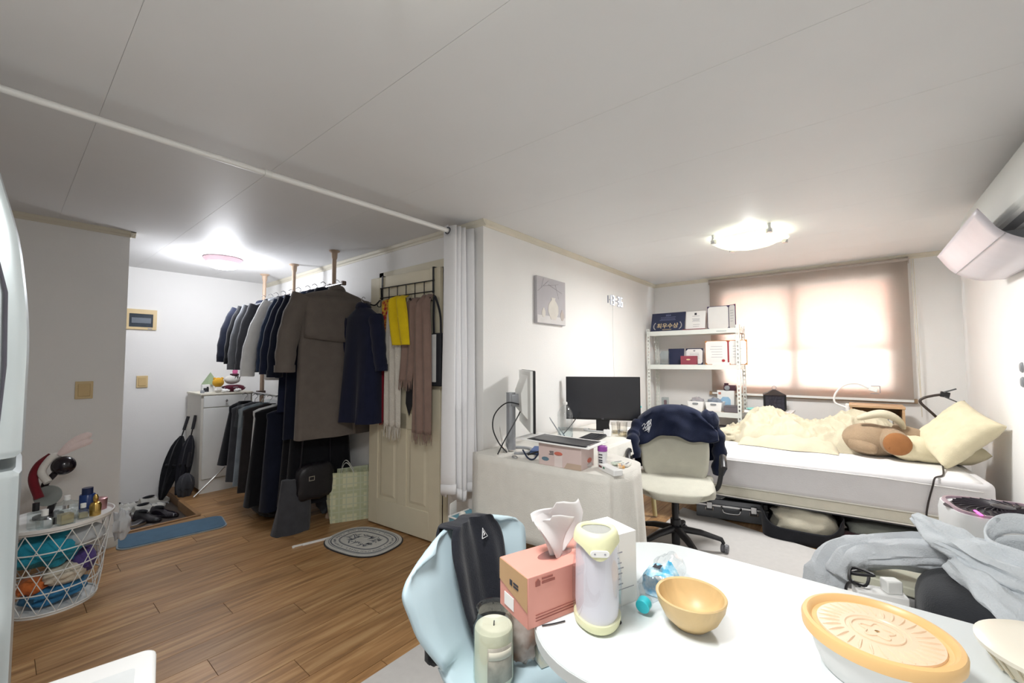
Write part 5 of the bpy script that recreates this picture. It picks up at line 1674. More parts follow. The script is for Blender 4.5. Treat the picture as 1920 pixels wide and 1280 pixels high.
tag(place(obj('crumpled_cloth', MB().ell((0, 0, .022), (.06, .045, .026), 20, 12, .5, 3, 41), f_black, smooth=70), (FX + .05, 1.50, z3)), 'crumpled black cloth left of the baskets', 'cloth')
tag(place(obj('paper_pad', MB().ell((0, 0, .006), (.06, .10, .008), 20, 8, .3, 2, 42), m_paper, smooth=70), (FX + .06, 1.63, z3)), 'flat white paper on the lower shelf beside the figurine', 'paper')
t = thing('dark_case', 'dark grey case on the bottom shelf behind the bed', 'case', (FX + .1, 1.08, SHZ[3] + .0))
obj('body', MB().bx(-.08, .1, -.12, .12, 0, .32), M('case_dark', '5a585c', .6), t, bevel=.006)
obj('latch', MB().bx(-.086, -.08, -.02, .02, .24, .27), m_grey, t)

# ================================================================= BEHIND THE BED
t = thing('side_table', 'small white side table between the bed and the window', 'side table', (4.93, .66, 0))
obj('top', MB().bx(-.17, .20, -.20, .20, .785, .805), m_white, t, bevel=.003)
for sx in (-.14, .17):
    for sy in (-.17, .17):
        obj('leg', MB().bx(sx - .012, sx + .012, sy - .012, sy + .012, 0, .785), m_white, t)
t = thing('lantern', 'black metal lantern with pyramid roof and ring on the side table', 'lantern', (4.98, .62, .806), R_(10))
lw_, lh = .088, .155
obj('base', MB().bx(-lw_, lw_, -lw_, lw_, 0, .014), m_blackm, t, bevel=.003)
for sx in (-1, 1):
    for sy in (-1, 1):
        obj('corner_post', MB().bx(sx * lw_ - .007, sx * lw_ + .007, sy * lw_ - .007, sy * lw_ + .007, .014, lh), m_blackm, t)
for rz in range(4):
    mb = MB()
    mt4 = Matrix.Rotation(rz * PI / 2, 4, 'Z')
    for k in range(5):
        y = lerp(-.055, .055, k / 4)
        mb.tube([(-lw_, y, .014), (-lw_, y + .02 * math.sin(k), .08), (-lw_, y, lh)], .003, 5)
    for k in range(3):
        mb.tube([(-lw_ + .001, -.08, .04 + k * .04), (-lw_ + .001, .08, .04 + k * .04)], .003, 5)
    mb.bx(-lw_ + .004, -lw_ + .006, -.08, .08, .014, lh)
    mb.v = [tuple(mt4 @ Vector(v)) for v in mb.v]
    obj('grille', mb, M('lantern_iron', '3c3a44', .5, .4), t)
e = lw_ + .012
obj('roof', MB().add([(-e, -e, lh), (e, -e, lh), (e, e, lh), (-e, e, lh), (-.014, -.014, lh + .05), (.014, -.014, lh + .05), (.014, .014, lh + .05), (-.014, .014, lh + .05)], [(3, 2, 1, 0), (0, 1, 5, 4), (1, 2, 6, 5), (2, 3, 7, 6), (3, 0, 4, 7), (4, 5, 6, 7)]), m_blackm, t, smooth=0)
obj('ring', MB().tube([(0, .018 * math.cos(a), lh + .07 + .018 * math.sin(a)) for a in [2 * PI * i / 20 for i in range(21)]], .0028, 6), m_grey, t)
tag(place(obj('hand_towel', MB().ell((0, 0, .012), (.06, .06, .014), 20, 8, .4, 3, 51), fabric('towel_turquoise', '8ecdc6', .15), smooth=70), (4.86, .79, .806)), 'small turquoise cloth on the white side table', 'cloth')

t = thing('bookcase', 'low pale wooden bookcase with a few books behind the bed', 'bookcase', (4.96, -.155, 0))
m_bw = M('bookcase_wood', 'c9a680', .5, var=.1, scale=6, stretch=(8, 1, 8))
obj('side_panel', MB().bx(-.14, .14, -.18, -.163, 0, .89), m_bw, t)
obj('side_panel', MB().bx(-.14, .14, .163, .18, 0, .89), m_bw, t)
obj('top_board', MB().bx(-.145, .145, -.185, .185, .89, .91), m_bw, t, bevel=.002)
obj('shelf_board', MB().bx(-.138, .138, -.163, .163, .62, .636), m_bw, t)
obj('back_board', MB().bx(.13, .138, -.163, .163, 0, .89), M('bookcase_back', 'a88a68', .6), t)
for i, (c, h) in enumerate((('d8d8d4', .18), ('b8a890', .19), ('e0dfda', .165), ('8d93a0', .185), ('cfcabd', .17), ('a9a4a0', .18))):
    tag(place(obj('book', MB().bx(-.07, .07, -.012, .012, 0, h), M('book_' + c, c, .6), bevel=.002), (4.94, -.30 + i * .027, .637)),
        ['white', 'tan', 'off-white', 'grey blue', 'cream', 'warm grey'][i] + ' book standing in the wooden bookcase behind the bed', 'book', 'books in the bookcase')

t = thing('phone_holder', 'white gooseneck phone holder clamped to the bookcase', 'phone holder', (0, 0, 0))
obj('clamp', MB().bx(4.83, 4.90, .03, .055, .84, .915), m_white, t, bevel=.004)
obj('gooseneck', MB().tube(smoothpath([(4.865, .055, .88), (4.87, .13, .92), (4.87, .125, 1.00), (4.87, .06, 1.08), (4.87, -.03, 1.10), (4.87, -.11, 1.06)], 8), .008, 10), m_white, t)
h_ = obj('jaw', MB().box((4.868, -.14, 1.05), (.03, .06, .035), rx=.3), m_white, t, bevel=.004)
obj('clip', MB().box((4.858, -.155, 1.08), (.02, .06, .006)).box((4.858, -.15, 1.015), (.02, .06, .006)).box((4.87, -.185, 1.05), (.012, .006, .06)), m_grey, h_)
t = thing('phone_holder', 'black gooseneck phone holder rising behind the pillow', 'phone holder', (0, 0, 0))
obj('clamp', MB().box((4.52, -.62, .60), (.05, .04, .06)), m_black, t, bevel=.004)
obj('gooseneck', MB().tube(smoothpath([(4.52, -.60, .62), (4.46, -.56, .76), (4.42, -.47, .89), (4.40, -.395, .985), (4.40, -.41, 1.02), (4.40, -.46, 1.04), (4.40, -.50, 1.05)], 8), .009, 10), M('gooseneck_brown', '3a302b', .5), t)
h_ = obj('jaw', MB().box((4.40, -.525, 1.052), (.035, .05, .04), rx=.2), m_black, t, bevel=.004)
obj('clip', MB().box((4.385, -.55, 1.083), (.025, .07, .008), rx=-.4).box((4.385, -.55, 1.02), (.025, .07, .008), rx=.5), M('clip_grey', '4d5052', .5), h_)

# ================================================================= ON THE BED
BZ = .572
f_duv = fabric('duvet_cream', 'cbc2aa', .05, .25, 120)
def duvet(u, v):
    y = lerp(.985, -.27, u)
    x0 = curve([(0, 4.42), (.08, 4.28), (.2, 4.17), (.45, 4.19), (.75, 4.24), (.9, 4.32), (1, 4.42)], u)
    x1 = curve([(0, 4.60), (.1, 4.68), (.9, 4.68), (1, 4.62)], u)
    x = lerp(x0, x1, v)
    hu = curve([(0, .03), (.04, .09), (.13, .13), (.18, .24), (.28, .33), (.42, .30), (.55, .24), (.68, .28), (.8, .33), (.93, .31), (1, .20)], u)
    pv = max(0, 1 - abs(2 * v - 1) ** 2.6) ** .55
    pv *= curve([(0, .75), (.35, .8), (.75, 1), (1, 1)], v)
    p = Vector((y * 5, x * 5, 0))
    ridge = 1 - abs(noise.noise(p * 1.0 + Vector((3, 1, 0)))) * 2
    ridge2 = 1 - abs(noise.noise(Vector((y * 9 + x * 6, x * 9 - y * 5, 4)))) * 2
    ridge3 = 1 - abs(noise.noise(Vector((y * 22 - x * 9, x * 14 + y * 8, 9)))) * 2
    f = (.05 * ridge + .04 * ridge2 + .02 * ridge3 - .035) * min(1, pv * 1.6)
    return (x - .02 * ridge2 * pv, y + .02 * ridge * pv, BZ + hu * .86 * pv + f * .85 + .012 * noise.noise(p * 4) * pv)
dv = thing('duvet', 'rumpled cream duvet heaped along the back of the bed', 'duvet', (0, 0, 0))
obj('cover', MB().grid(duvet, 130, 56), f_duv, dv, smooth=80)
def flapf(u, v):
    y = lerp(.80, .10, u)
    x = lerp(4.10, 4.30, v) + .02 * math.sin(u * 9)
    p = max(0, 1 - abs(2 * u - 1) ** 5) ** .6
    return (x, y, BZ + .004 + p * (.10 * v ** .6 * 1.0 + .02 * nz(u * 8, v * 3)) * (1 if v > .02 else 0) + .03 * math.sin(v * PI) * p)
obj('front_fold', MB().grid(flapf, 60, 18), f_duv, dv, smooth=80)
obj('tucked_end', MB().ell((4.33, .90, BZ + .045), (.10, .13, .065), 28, 16, .4, 3, 3), f_duv, dv, smooth=80)
obj('thrown_corner', MB().tube(smoothpath([(4.25, -.02, BZ + .28), (4.22, -.16, BZ + .33), (4.25, -.26, BZ + .28), (4.32, -.30, BZ + .16)], 8), [.02] + [.03 + .014 * math.sin(i / 5) for i in range(23)] + [.015], 12, flat=(1, .7)), f_duv, dv, smooth=80)

def pillow(name, label, loc, w, h, th, rot, mat, seed=0, cat='pillow'):
    t = thing(name, label, cat, loc, 0)
    t.rotation_euler = rot
    def side(s):
        def f(u, v):
            a, b = u * 2 - 1, v * 2 - 1
            k = (max(0, 1 - a ** 4) * max(0, 1 - b ** 4)) ** .45
            cx = 1 - .10 * (1 - abs(a) ** 2) * 0
            x = a * w / 2 * (1 - .07 * (1 - b * b) * 0 - .06 * (1 - abs(b)) * abs(a) ** 3 * 0)
            pin = 1 - .08 * (1 - b * b) * abs(a)
            pin2 = 1 - .08 * (1 - a * a) * abs(b)
            return (a * w / 2 * pin, b * h / 2 * pin2, s * th / 2 * k * (1 + .12 * nz(a * 2 + seed, b * 2)) + .006 * nz(a * 7, b * 7 + seed) * k)
        return f
    obj('case', MB().grid(side(1), 34, 34).grid(side(-1), 34, 34), mat, t, smooth=80)
    ed = [(-1, -1), (1, -1), (1, 1), (-1, 1), (-1, -1)]
    return t
f_pil = fabric('pillow_cream', 'ddd3b4', .05, .2, 140)
pn = V(-.42, .68, .6).normalized()
pu = V(.35, -.5, .8)
pu = (pu - pn * pu.dot(pn)).normalized()
pr_ = pu.cross(pn)
pu, pr_ = (pu * math.cos(.42) + pr_ * math.sin(.42)), (pr_ * math.cos(.42) - pu * math.sin(.42))
pillow('pillow', 'cream pillow standing on its corner against the right wall', (4.17, -.535, .80), .42, .42, .15, Matrix((pr_, pu, pn)).transposed().to_euler(), f_pil, 1)
pillow('pillow', 'long cream pillow lying flat at the head of the bed', (4.36, -.42, .655), .46, .52, .19, (0, R_(4), R_(6)), f_pil, 2)
# tan plush on its side, paw pad towards the room
t = thing('plush_animal', 'large tan plush animal lying face down with a brown sole pad', 'plush toy', (4.26, -.16, BZ), R_(0))
f_tan = fabric('plush_tan', 'a18a70', .08, .5, 160)
obj('body', MB().ell((.06, .06, .115), (.17, .19, .125), 30, 18, .05, 2, 3), f_tan, t)
obj('leg', MB().tube(smoothpath([(.04, -.03, .13), (-.05, -.06, .13), (-.12, -.075, .125)], 6), [.10, .10, .10, .098, .096, .094, .092, .09, .09, .089, .088, .086, .08], 22), f_tan, t)
obj('sole_pad', MB().ell((-.128, -.0775, .125), (.03, .082, .082), 24, 12), fabric('pad_brown', '9c6a42', .08, .3, 160), t)
obj('leg', MB().tube(smoothpath([(.08, -.08, .16), (.03, -.2, .16), (.0, -.28, .14)], 6), [.085, .085, .083, .08, .075, .07, .066, .06, .056, .05, .045, .04, .02], 20), f_tan, t)
obj('arm', MB().tube(smoothpath([(-.02, .16, .10), (-.08, .10, .08), (-.10, .03, .06)], 6), [.06, .06, .058, .056, .054, .052, .05, .048, .046, .044, .04, .035, .02], 18), f_tan, t)
cord('charging_cable', 'dark brown cable running over the pillow and down the bed side', [(4.42, -.57, .79), (4.30, -.53, .775), (4.15, -.475, .72), (4.05, -.455, .62), (3.9, -.44, .578), (3.78, -.42, .577), (3.705, -.38, .572), (3.69, -.365, .52), (3.695, -.34, .40), (3.70, -.33, .30), (3.70, -.33, .16), (3.68, -.33, .016)], .005, M('cable_brown', '2e2624', .5))

# ================================================================= UNDER THE BED
t = thing('aluminium_case', 'ribbed aluminium tool case with handle pushed under the bed', 'case', (3.80, .80, 0), R_(104))
# local x along the front edge (towards -y world end), front faces local +y
m_al = M('aluminium_rib', '7a7d82', .4, .6, var=.05)
obj('tray', MB().bx(-.26, .26, -.33, 0, .006, .105), m_al, t, bevel=.004)
for i in range(9):
    z = .014 + i * .0098
    obj('rib', MB().bx(-.255, .255, 0, .003, z, z + .005), m_al, t, smooth=0)
obj('lid', MB().bx(-.26, .26, -.33, 0, .122, .165), m_al, t, bevel=.004)
obj('frame_band', MB().bx(-.265, .265, -.335, .006, .104, .123), m_chrome, t, bevel=.003)
for sx in (-.16, .16):
    l = obj('latch', MB().bx(sx - .022, sx + .022, .005, .016, .085, .14), m_chrome, t, bevel=.004)
    obj('latch_loop', MB().tube([(sx - .028, .014, .10), (sx - .028, .018, .075), (sx + .028, .018, .075), (sx + .028, .014, .10)], .005, 6), m_chrome, l)
obj('handle', MB().tube(smoothpath([(-.07, .008, .112), (-.065, .03, .10), (-.045, .04, .075), (.045, .04, .075), (.065, .03, .10), (.07, .008, .112)], 5), .007, 8), m_chrome, t)
tag(place(obj('bubble_wrap', MB().ell((0, 0, .026), (.14, .08, .024), 24, 12, .4, 4, 61), sheer('bag_film'), smooth=70), (3.86, .93, .166), .3), 'clouded plastic wrap on top of the aluminium case', 'plastic wrap')
t = thing('storage_bag', 'open black fabric storage bag holding a cream blanket under the bed', 'bag', (3.78, .33, 0.0), R_(95))
def bagside(u, v):
    a = u * 2 * PI
    x, y = .24 * sgp(math.cos(a), .45), .16 * sgp(math.sin(a), .45)
    top = .20 - .11 * max(0, math.sin(a)) ** 3 * (1 if abs(math.cos(a)) < .75 else .6) + .01 * math.sin(5 * a)
    return (x * (1 + .04 * v), y * (1 + .06 * v), max(.002, top * v))
f_bagb = fabric('bag_black_fabric', '26272c', .15)
obj('walls', MB().grid(bagside, 60, 8), f_bagb, t, solid=.006, smooth=70)
obj('bottom', MB().prism(softpoly(0, 0, .235, .155, .45, 0, 40), 0, .006), f_bagb, t)
tag(place(obj('folded_blanket', MB().ell((0, 0, .105), (.20, .145, .105), 30, 18, .28, 2.4, 71, .7), fabric('blanket_cream', 'd6d0bd', .06, .3), smooth=75), (3.795, .315, .012), R_(95)), 'cream blanket folded inside the black storage bag', 'blanket')
def pad2(label, x, y, z, sx, sy, h, mat, seed, rz, name='folded_quilt', cat='quilt'):
    mb = MB().ell((0, 0, h), (sx, sy, h), 28, 12, .14, 2.4, seed, .5)
    return tag(place(obj(name, mb, mat, smooth=70), (x, y, z), rz), label, cat)
pad2('grey green folded quilt lying under the head half of the bed', 3.93, -.16, .078, .17, .24, .055, fabric('quilt_grey', '8c9088', .08), 72, R_(8))
pad2('pale folded sheet at the bottom of the quilt stack under the bed', 3.91, -.14, .001, .16, .23, .038, fabric('sheet_pale', 'b9b6a6', .06), 73, R_(4), 'folded_sheet', 'sheet')
pad2('dark red cloth bundle between the storage bag and the quilts', 3.74, .02, .0, .07, .09, .06, fabric('cloth_maroon', '512a32', .12), 74, R_(10), 'cloth_bundle', 'cloth')

# ================================================================= RIGHT SIDE
t = thing('air_purifier', 'white air purifier with dark finned top and pink light strip', 'air purifier', (2.78, -.49, 0.012), R_(8))
m_ap = M('purifier_white', 'e9ebec', .3, var=.01)
def sq(a, b, p=.42):
    return lambda th: (a * sgp(math.cos(th), p), b * sgp(math.sin(th), p))
def ringat(rx, ry, z, p=.5, n=48):
    return [(rx * sgp(math.cos(2 * PI * i / n), p), ry * sgp(math.sin(2 * PI * i / n), p), z) for i in range(n)]
obj('body', MB().rings([ringat(.155, .17, 0), ringat(.165, .18, .02), ringat(.17, .185, .5), ringat(.172, .187, .60), ringat(.165, .18, .635)]), m_ap, t, smooth=50)
obj('top_recess', MB().rings([ringat(.155, .17, .636), ringat(.13, .14, .640), ringat(.04, .05, .643)]), M('purifier_dark', '2b262e', .4), t)
obj('rim', MB().rings([ringat(.160, .175, .634), ringat(.158, .172, .645), ringat(.148, .162, .645), ringat(.146, .16, .634)], cap=False), M('rim_mauve', 'b39aa8', .3, .3), t)
for i in range(26):
    a = 2 * PI * i / 26
    pts = [(r * 1.02 * math.cos(a + (r - .03) * 6), r * 1.1 * math.sin(a + (r - .03) * 6), .648 - .02 * (r - .03)) for r in [.035 + .105 * k / 6 for k in range(7)]]
    obj('fin', MB().tube(pts, .0035, 5, flat=(.5, 1.2)), M('fin_dark', '3a343c', .4), t)
obj('hub', MB().lathe([(.038, .640), (.038, .654), (.03, .658)], 24), M('purifier_dark'), t)
obj('light_strip', MB().prism(rrect(-.035, .035, -.005, .005, .004, 4), .0, .003).box((0, 0, 0), (.001, .001, .001)), M('strip_pink', 'ff6ad0', .4, emit=1.2, ecol='ff4ac4', var=0), t).location = (-.13, .115, .646)
t.children[-1].rotation_euler = (0, 0, R_(50))
obj('side_vent', MB().bx(-.1685, -.166, -.08, .10, .12, .46), M('purifier_dark'), t, bevel=.001)

# grey storage box with cream lid, jeans thrown over it
t = thing('storage_cube', 'grey fabric storage cube with cream lid beside the dining table', 'storage box', (2.12, -.045, .012), R_(-6))
obj('cube', MB().bx(-.16, .16, -.17, .10, 0, .50), fabric('cube_grey', 'a9a8a8', .04), t, bevel=.01)
obj('lid', MB().bx(-.167, .167, -.177, .107, .502, .535), M('lid_cream', 'd9d8c4', .5), t, bevel=.006)
t = thing('lounge_chair', 'dark charcoal padded chair half hidden behind the table and jeans', 'chair', (1.83, -.33, .012), R_(90))
f_lc = fabric('chair_charcoal', '36383c', .12)
obj('seat', MB().ell((0, 0, .49), (.20, .17, .15), 32, 18, .03, 2, 1, .5), f_lc, t)
obj('backrest', MB().grid(lambda u, v: (.20 * math.cos(PI * (u - .5)) * 1.0 - .0, .24 * math.sin(PI * (u - .5)), .42 + .30 * v - .05 * (2 * u - 1) ** 2 * v), 24, 12), f_lc, t, solid=.05, smooth=70).rotation_euler = (0, 0, PI / 2 * 2)
for sx in (-.14, .14):
    for sy in (-.15, .15):
        obj('leg', MB().tube([(sx, sy, .34), (sx * 1.15, sy * 1.15, 0)], .014, 10), m_blackm, t)
f_jean = fabric('jeans_pale', 'd9dfe4', .06, .35, 200)
f_jean2 = fabric('jeans_pale_grey', 'd0d5da', .06, .35, 200)
t = thing('jeans', 'pale grey-blue jeans thrown over the storage cube and chair', 'jeans', (0, 0, 0))
def tubecloth(pts, w, h, n=18, seed=0, amp=.3):
    P = smoothpath(pts, 14)
    n = 40
    rings = []
    for i, p in enumerate(P):
        tn = (P[min(i + 1, len(P) - 1)] - P[max(i - 1, 0)]).normalized()
        sd = tn.cross(V(0, 0, 1)).normalized() if abs(tn.z) < .95 else V(0, 1, 0)
        up = sd.cross(tn).normalized()
        k = i / (len(P) - 1)
        ww = curve(w, k)
        hh = curve(h, k)
        rings.append([p + sd * (ww * math.cos(a) * (1 + amp * noise.noise(Vector((k * 6 + seed, math.cos(a) * 1.5, math.sin(a) * 1.5))) + .16 * (1 - 3 * abs(noise.noise(Vector((k * 3 + seed, math.cos(a) * 2.5, math.sin(a) * 2.5))))))) + up * (hh * math.sin(a) * (1 + .4 * (1 - 3 * abs(noise.noise(Vector((k * 2.5 + seed * 3, math.cos(a) * 3, math.sin(a) * 3))))) + amp * 1.5 * noise.noise(Vector((k * 8 - seed, math.cos(a) * 2, math.sin(a) * 2)))) ) for a in [2 * PI * j / n for j in range(n)]])
    return MB().rings(rings)
obj('leg', tubecloth([(2.02, -.34, .66), (2.0, -.22, .665), (2.02, -.08, .625), (2.02, .03, .59), (2.0, .085, .53), (1.98, .10, .40), (1.98, .10, .28)], [(0, .09), (.5, .085), (1, .075)], [(0, .05), (.5, .035), (1, .03)], 22, 1), f_jean2, t, smooth=75)
obj('leg', tubecloth([(1.86, -.44, .62), (1.86, -.32, .70), (1.92, -.22, .74), (1.98, -.15, .775)], [(0, .07), (.6, .075), (1, .02)], [(0, .05), (.6, .03), (1, .012)], 22, 4), f_jean, t, smooth=75)
obj('leg', tubecloth([(1.86, -.24, .69), (1.76, -.31, .64), (1.68, -.37, .57), (1.64, -.40, .50)], [(0, .05), (.5, .065), (1, .06)], [(0, .03), (1, .03)], 22, 6), f_jean, t, smooth=75)
# waistband loop standing open
wb = obj('waistband', MB().grid(lambda u, v: (1.90 + .10 * math.cos(2 * PI * u) + .02 * v, -.43 + .13 * math.sin(2 * PI * u), .73 + .055 * v + .035 * math.cos(2 * PI * u) + .012 * math.sin(6 * PI * u)), 48, 4), f_jean, t, solid=.006, smooth=75)
for k in (.12, .42, .7, .9):
    a = 2 * PI * k
    obj('belt_loop', MB().box((1.905 + .108 * math.cos(a), -.43 + .138 * math.sin(a), .758 + .035 * math.cos(a)), (.008, .014, .06), rz=a), f_jean2, wb)
obj('hip', MB().grid(lambda u, v: (1.90 + (.10 + .03 * v) * math.cos(2 * PI * u) - .02 * v, -.43 + (.13 + .02 * v) * math.sin(2 * PI * u), .735 + .035 * math.cos(2 * PI * u) * (1 - v) - .20 * v + .012 * math.sin(10 * PI * u) * v), 48, 12), f_jean, t, solid=.005, smooth=75)
obj('button', MB().lathe([(.009, 0), (.009, .004), (.004, .006)], 14, mat=Matrix.Translation((1.765, -.44, .60)) @ Matrix.Rotation(-PI / 2, 4, 'Y')), m_chrome, t)
# adapters on the floor
t = thing('power_strip', 'white power strip with black cords on the mat beside the storage cube', 'power strip', (1.80, -.045, .012), R_(15))
obj('body', MB().box((0, 0, .545), (.06, .13, .03)), m_white, t, bevel=.004)
obj('support_box', MB().bx(-.05, .05, -.075, .075, 0, .528), M('carton_white', 'dcdad4', .6), t, bevel=.003)
obj('cord', MB().tube(smoothpath([(0, .05, .563), (-.02, .08, .585), (.03, .06, .605), (-.03, .02, .615), (.02, .07, .59), (.035, .02, .60), (-.02, .04, .575), (.03, .075, .55), (.03, .085, .45)], 6), .0045, 6), m_black, t)
obj('plug', MB().box((.0, -.03, .58), (.035, .045, .04), .3), m_whitem, t, bevel=.004)

# ================================================================= ON THE DINING TABLE
t = thing('tissue_box', 'coral pink tissue box with a white tissue pulled up', 'tissue box', (.726, .551, TZ), R_(-19))
m_co = M('tissue_coral', 'dd9a8c', .55, var=.015)
m_cos = M('tissue_coral_side', 'd68f80', .55, var=.015)
bl, bw_, bh_ = .225, .118, .108
obj('box', MB().bx(0, bl, 0, bw_, 0, bh_), m_co, t, bevel=.0015)
obj('end_flap', MB().prism([(.001, .035), (.001, bh_ - .001), (bw_ - .001, bh_ - .001), (bw_ - .001, .06)], -.0015, -.0004, 'x'), M('kraft', 'c39e74', .6), t, smooth=0)
obj('end_label', MB().bx(-.0018, -.0006, .055, .095, .012, .04), m_paper, t)
obj('end_mark', MB().bx(-.0026, -.0016, .06, .07, .066, .078).bx(-.0026, -.0016, .035, .055, .066, .07).bx(-.0026, -.0016, .035, .055, .073, .077), m_ink, t, smooth=0)
mk = M('print_brown', '9c5a50', .6)
obj('house_mark', MB().prism([(.02, .085), (.032, .085), (.032, .095), (.026, .101), (.02, .095)], -.0016, -.0004, 'y'), mk, t, smooth=0)
obj('side_lettering', MB().bx(.037, .066, -.0014, -.0004, .096, .100).bx(.037, .072, -.0014, -.0004, .087, .092), mk, t, smooth=0)
lines_ = MB()
for k, (x0, x1) in enumerate(((.02, .16), (.02, .13), (.02, .15))):
    lines_.bx(x0, x1, -.0012, -.0004, .012 + k * .006, .0135 + k * .006)
obj('print_lines', lines_, mk, t, smooth=0)['kind'] = 'stuff'
obj('slot', MB().prism([(.12 + .05 * math.cos(a), .06 + .02 * math.sin(a)) for a in [2 * PI * i / 28 for i in range(28)]], bh_ - .0005, bh_ + .0008), clear('slot_film', 'd9d4d6', .4), t, smooth=0)
def tiss(u, v):
    a = u * 2 - 1
    w = lerp(.02, .074, min(1, v * 1.3))
    return (.125 + a * w + .018 * v, .06 + .018 * math.sin(a * 3 + 4 * v) * (.3 + v) + .01 * v, bh_ - .003 + .125 * v * (1 - .10 * (a < -.2) * (1 if v > .8 else 0)) - .015 * abs(a) * v)
obj('tissue', MB().grid(tiss, 30, 20), sheer('tissue_paper', 'f6f4f4', .35), t, smooth=80, solid=.0006)
obj('tissue_fold', MB().grid(lambda u, v: Vector(tiss(.1 + .6 * u, v * .82)) + V(-.022 * v, -.016 - .014 * v, 0), 20, 14), sheer('tissue_paper'), t, smooth=80, solid=.0006)

t = thing('portable_speaker', 'tall white cylindrical speaker lamp with pale yellow top ring', 'speaker', (.842, .448, TZ), R_(215))
t.scale = (1.17, 1.17, 1.02)
m_cr = M('speaker_cream', 'e2e2b8', .4, var=.01)
m_lv = M('speaker_core', 'e3e2e8', .3, var=.01)
def tri(r, z, k=.06, n=48, ox=0):
    return [((r * (1 + k * math.cos(3 * a))) * math.cos(a) + ox, (r * (1 + k * math.cos(3 * a))) * math.sin(a), z) for a in [2 * PI * i / n for i in range(n)]]
obj('base', MB().rings([tri(.034, 0), tri(.041, .006), tri(.043, .016), tri(.043, .022)]), m_cr, t, smooth=50)
obj('core', MB().rings([tri(.038, .022), tri(.040, .05), tri(.038, .15), tri(.035, .182)]), m_lv, t, smooth=50)
obj('outer_shell', MB().rings([tri(.043, .022), tri(.0455, .05), tri(.0455, .10), tri(.0415, .145), tri(.038, .19)], cap=False), clear('shell_clear', 'fafafc', .25), t, smooth=50)
def trid(r, z, dip):
    return [(x, y, z - dip * max(0, math.cos(math.atan2(y, x))) ** 6) for x, y, _ in tri(r, z)]
obj('top_ring', MB().rings([trid(.0425, .174, .022), trid(.0418, .182, .012), tri(.0395, .192), tri(.036, .199), tri(.031, .202), tri(.028, .200), tri(.027, .196)], cap=False), m_cr, t, smooth=50)
obj('top_mesh', MB().rings([tri(.0285, .195), tri(.012, .197), tri(.002, .1975)]), M('mesh_grey', 'b9bab6', .6, bump=.6, bscale=900), t, smooth=50)
bb = obj('button_plate', MB().prism(rrect(-.017, .017, .160, .174, .0068), .0435, .0458, 'x'), m_white, t, bevel=.001)
for s in (-1, 1):
    obj('button_mark', MB().prism([(s * .009 + .0018 * math.cos(a), .167 + .0018 * math.sin(a)) for a in [2 * PI * i / 12 for i in range(12)]], .0458, .0462, 'x'), m_inkl, bb)
cord('speaker_cord', 'thin dark cord end showing behind the speaker on the table', [(.80, .505, TZ + .003), (.775, .52, TZ + .003), (.755, .535, TZ + .003)], .0015, m_black)
tag(obj('small_plug', MB().tube([(.875, .415, TZ + .004), (.868, .408, TZ + .004)], .004, 8), m_black), 'tiny black plug beside the foot of the speaker', 'plug')

t = thing('product_carton', 'tall white product carton standing behind the speaker', 'box', (.965, .475, TZ), R_(-22))
obj('carton', MB().bx(-.06, .035, -.05, .05, 0, .165), m_white, t, bevel=.001)
mb = MB()
for k in range(7):
    mb.bx(-.045, -.045 + random.uniform(.02, .05), -.0508, -.05, .05 + k * .012, .0525 + k * .012)
mb.bx(-.05, .025, -.0508, -.05, .038, .0395)
obj('print_lines', mb, m_inkl, t, smooth=0)['kind'] = 'stuff'
obj('print_heading', MB().bx(-.045, -.041, -.0508, -.05, .137, .143).bx(-.036, -.028, -.0508, -.05, .137, .143), m_ink, t, smooth=0)

# crumpled bottle lying down
t = thing('crushed_bottle', 'crushed clear plastic bottle with turquoise cap and label', 'bottle', (.932, .382, TZ + .028), R_(2))
def crush(prof, amp, n=30, ox=0):
    rings = []
    for (x, r) in prof:
        rings.append([(x, r * (1 + amp * noise.noise(Vector((x * 38, math.cos(a) * 1.7, math.sin(a) * 1.7)))) * math.cos(a), max(-.026, r * (.85 + amp * 1.6 * noise.noise(Vector((x * 30 + 5, math.cos(a) * 2, math.sin(a) * 2)))) * math.sin(a))) for a in [2 * PI * i / n for i in range(n)]])
    return MB().rings(rings, cap=False)
obj('body', crush([(.012, .012), (.022, .013), (.035, .022), (.055, .032), (.075, .035), (.09, .03), (.11, .036), (.13, .031), (.15, .037), (.17, .033), (.19, .039), (.21, .035), (.225, .03), (.228, .01)], .32), clear('pet_clear'), t, smooth=60)
obj('label', crush([(.085, .033), (.10, .035), (.12, .036), (.14, .036), (.155, .038)], .30), M('label_aqua', '45b2da', .5, col2='d4ecf5', scale=45), t, smooth=60)
obj('cap', MB().tube([(-.006, 0, -.008), (.014, 0, -.005)], .0155, 24), M('cap_aqua', '35c4d2', .35), t, bevel=.002)
obj('neck_ring', MB().tube([(.015, 0, -.005), (.019, 0, -.005)], .0165, 20), clear('pet_clear'), t)
mb = MB()
for k in range(9):
    mb.bx(.10 + k * .0026, .10 + k * .0026 + (.0016 if k % 3 else .0008), -.006, .012, .0355, .0362)
obj('barcode', mb, m_ink, t, smooth=0)['kind'] = 'stuff'

t = thing('wooden_bowl', 'small bamboo bowl on the white dining table', 'bowl', (.962, .287, TZ))
m_bam = M('bamboo', 'd4b684', .4, var=.14, scale=3, stretch=(14, 3, 3))
obj('bowl', MB().lathe([(.028, 0), (.034, .002), (.055, .022), (.068, .048), (.072, .066), (.0705, .068), (.066, .066), (.061, .046), (.046, .020), (.02, .010), (.002, .009)], 48, close=False), m_bam, t)
obj('foot', MB().lathe([(.026, 0), (.026, .003)], 28), m_bam, t)

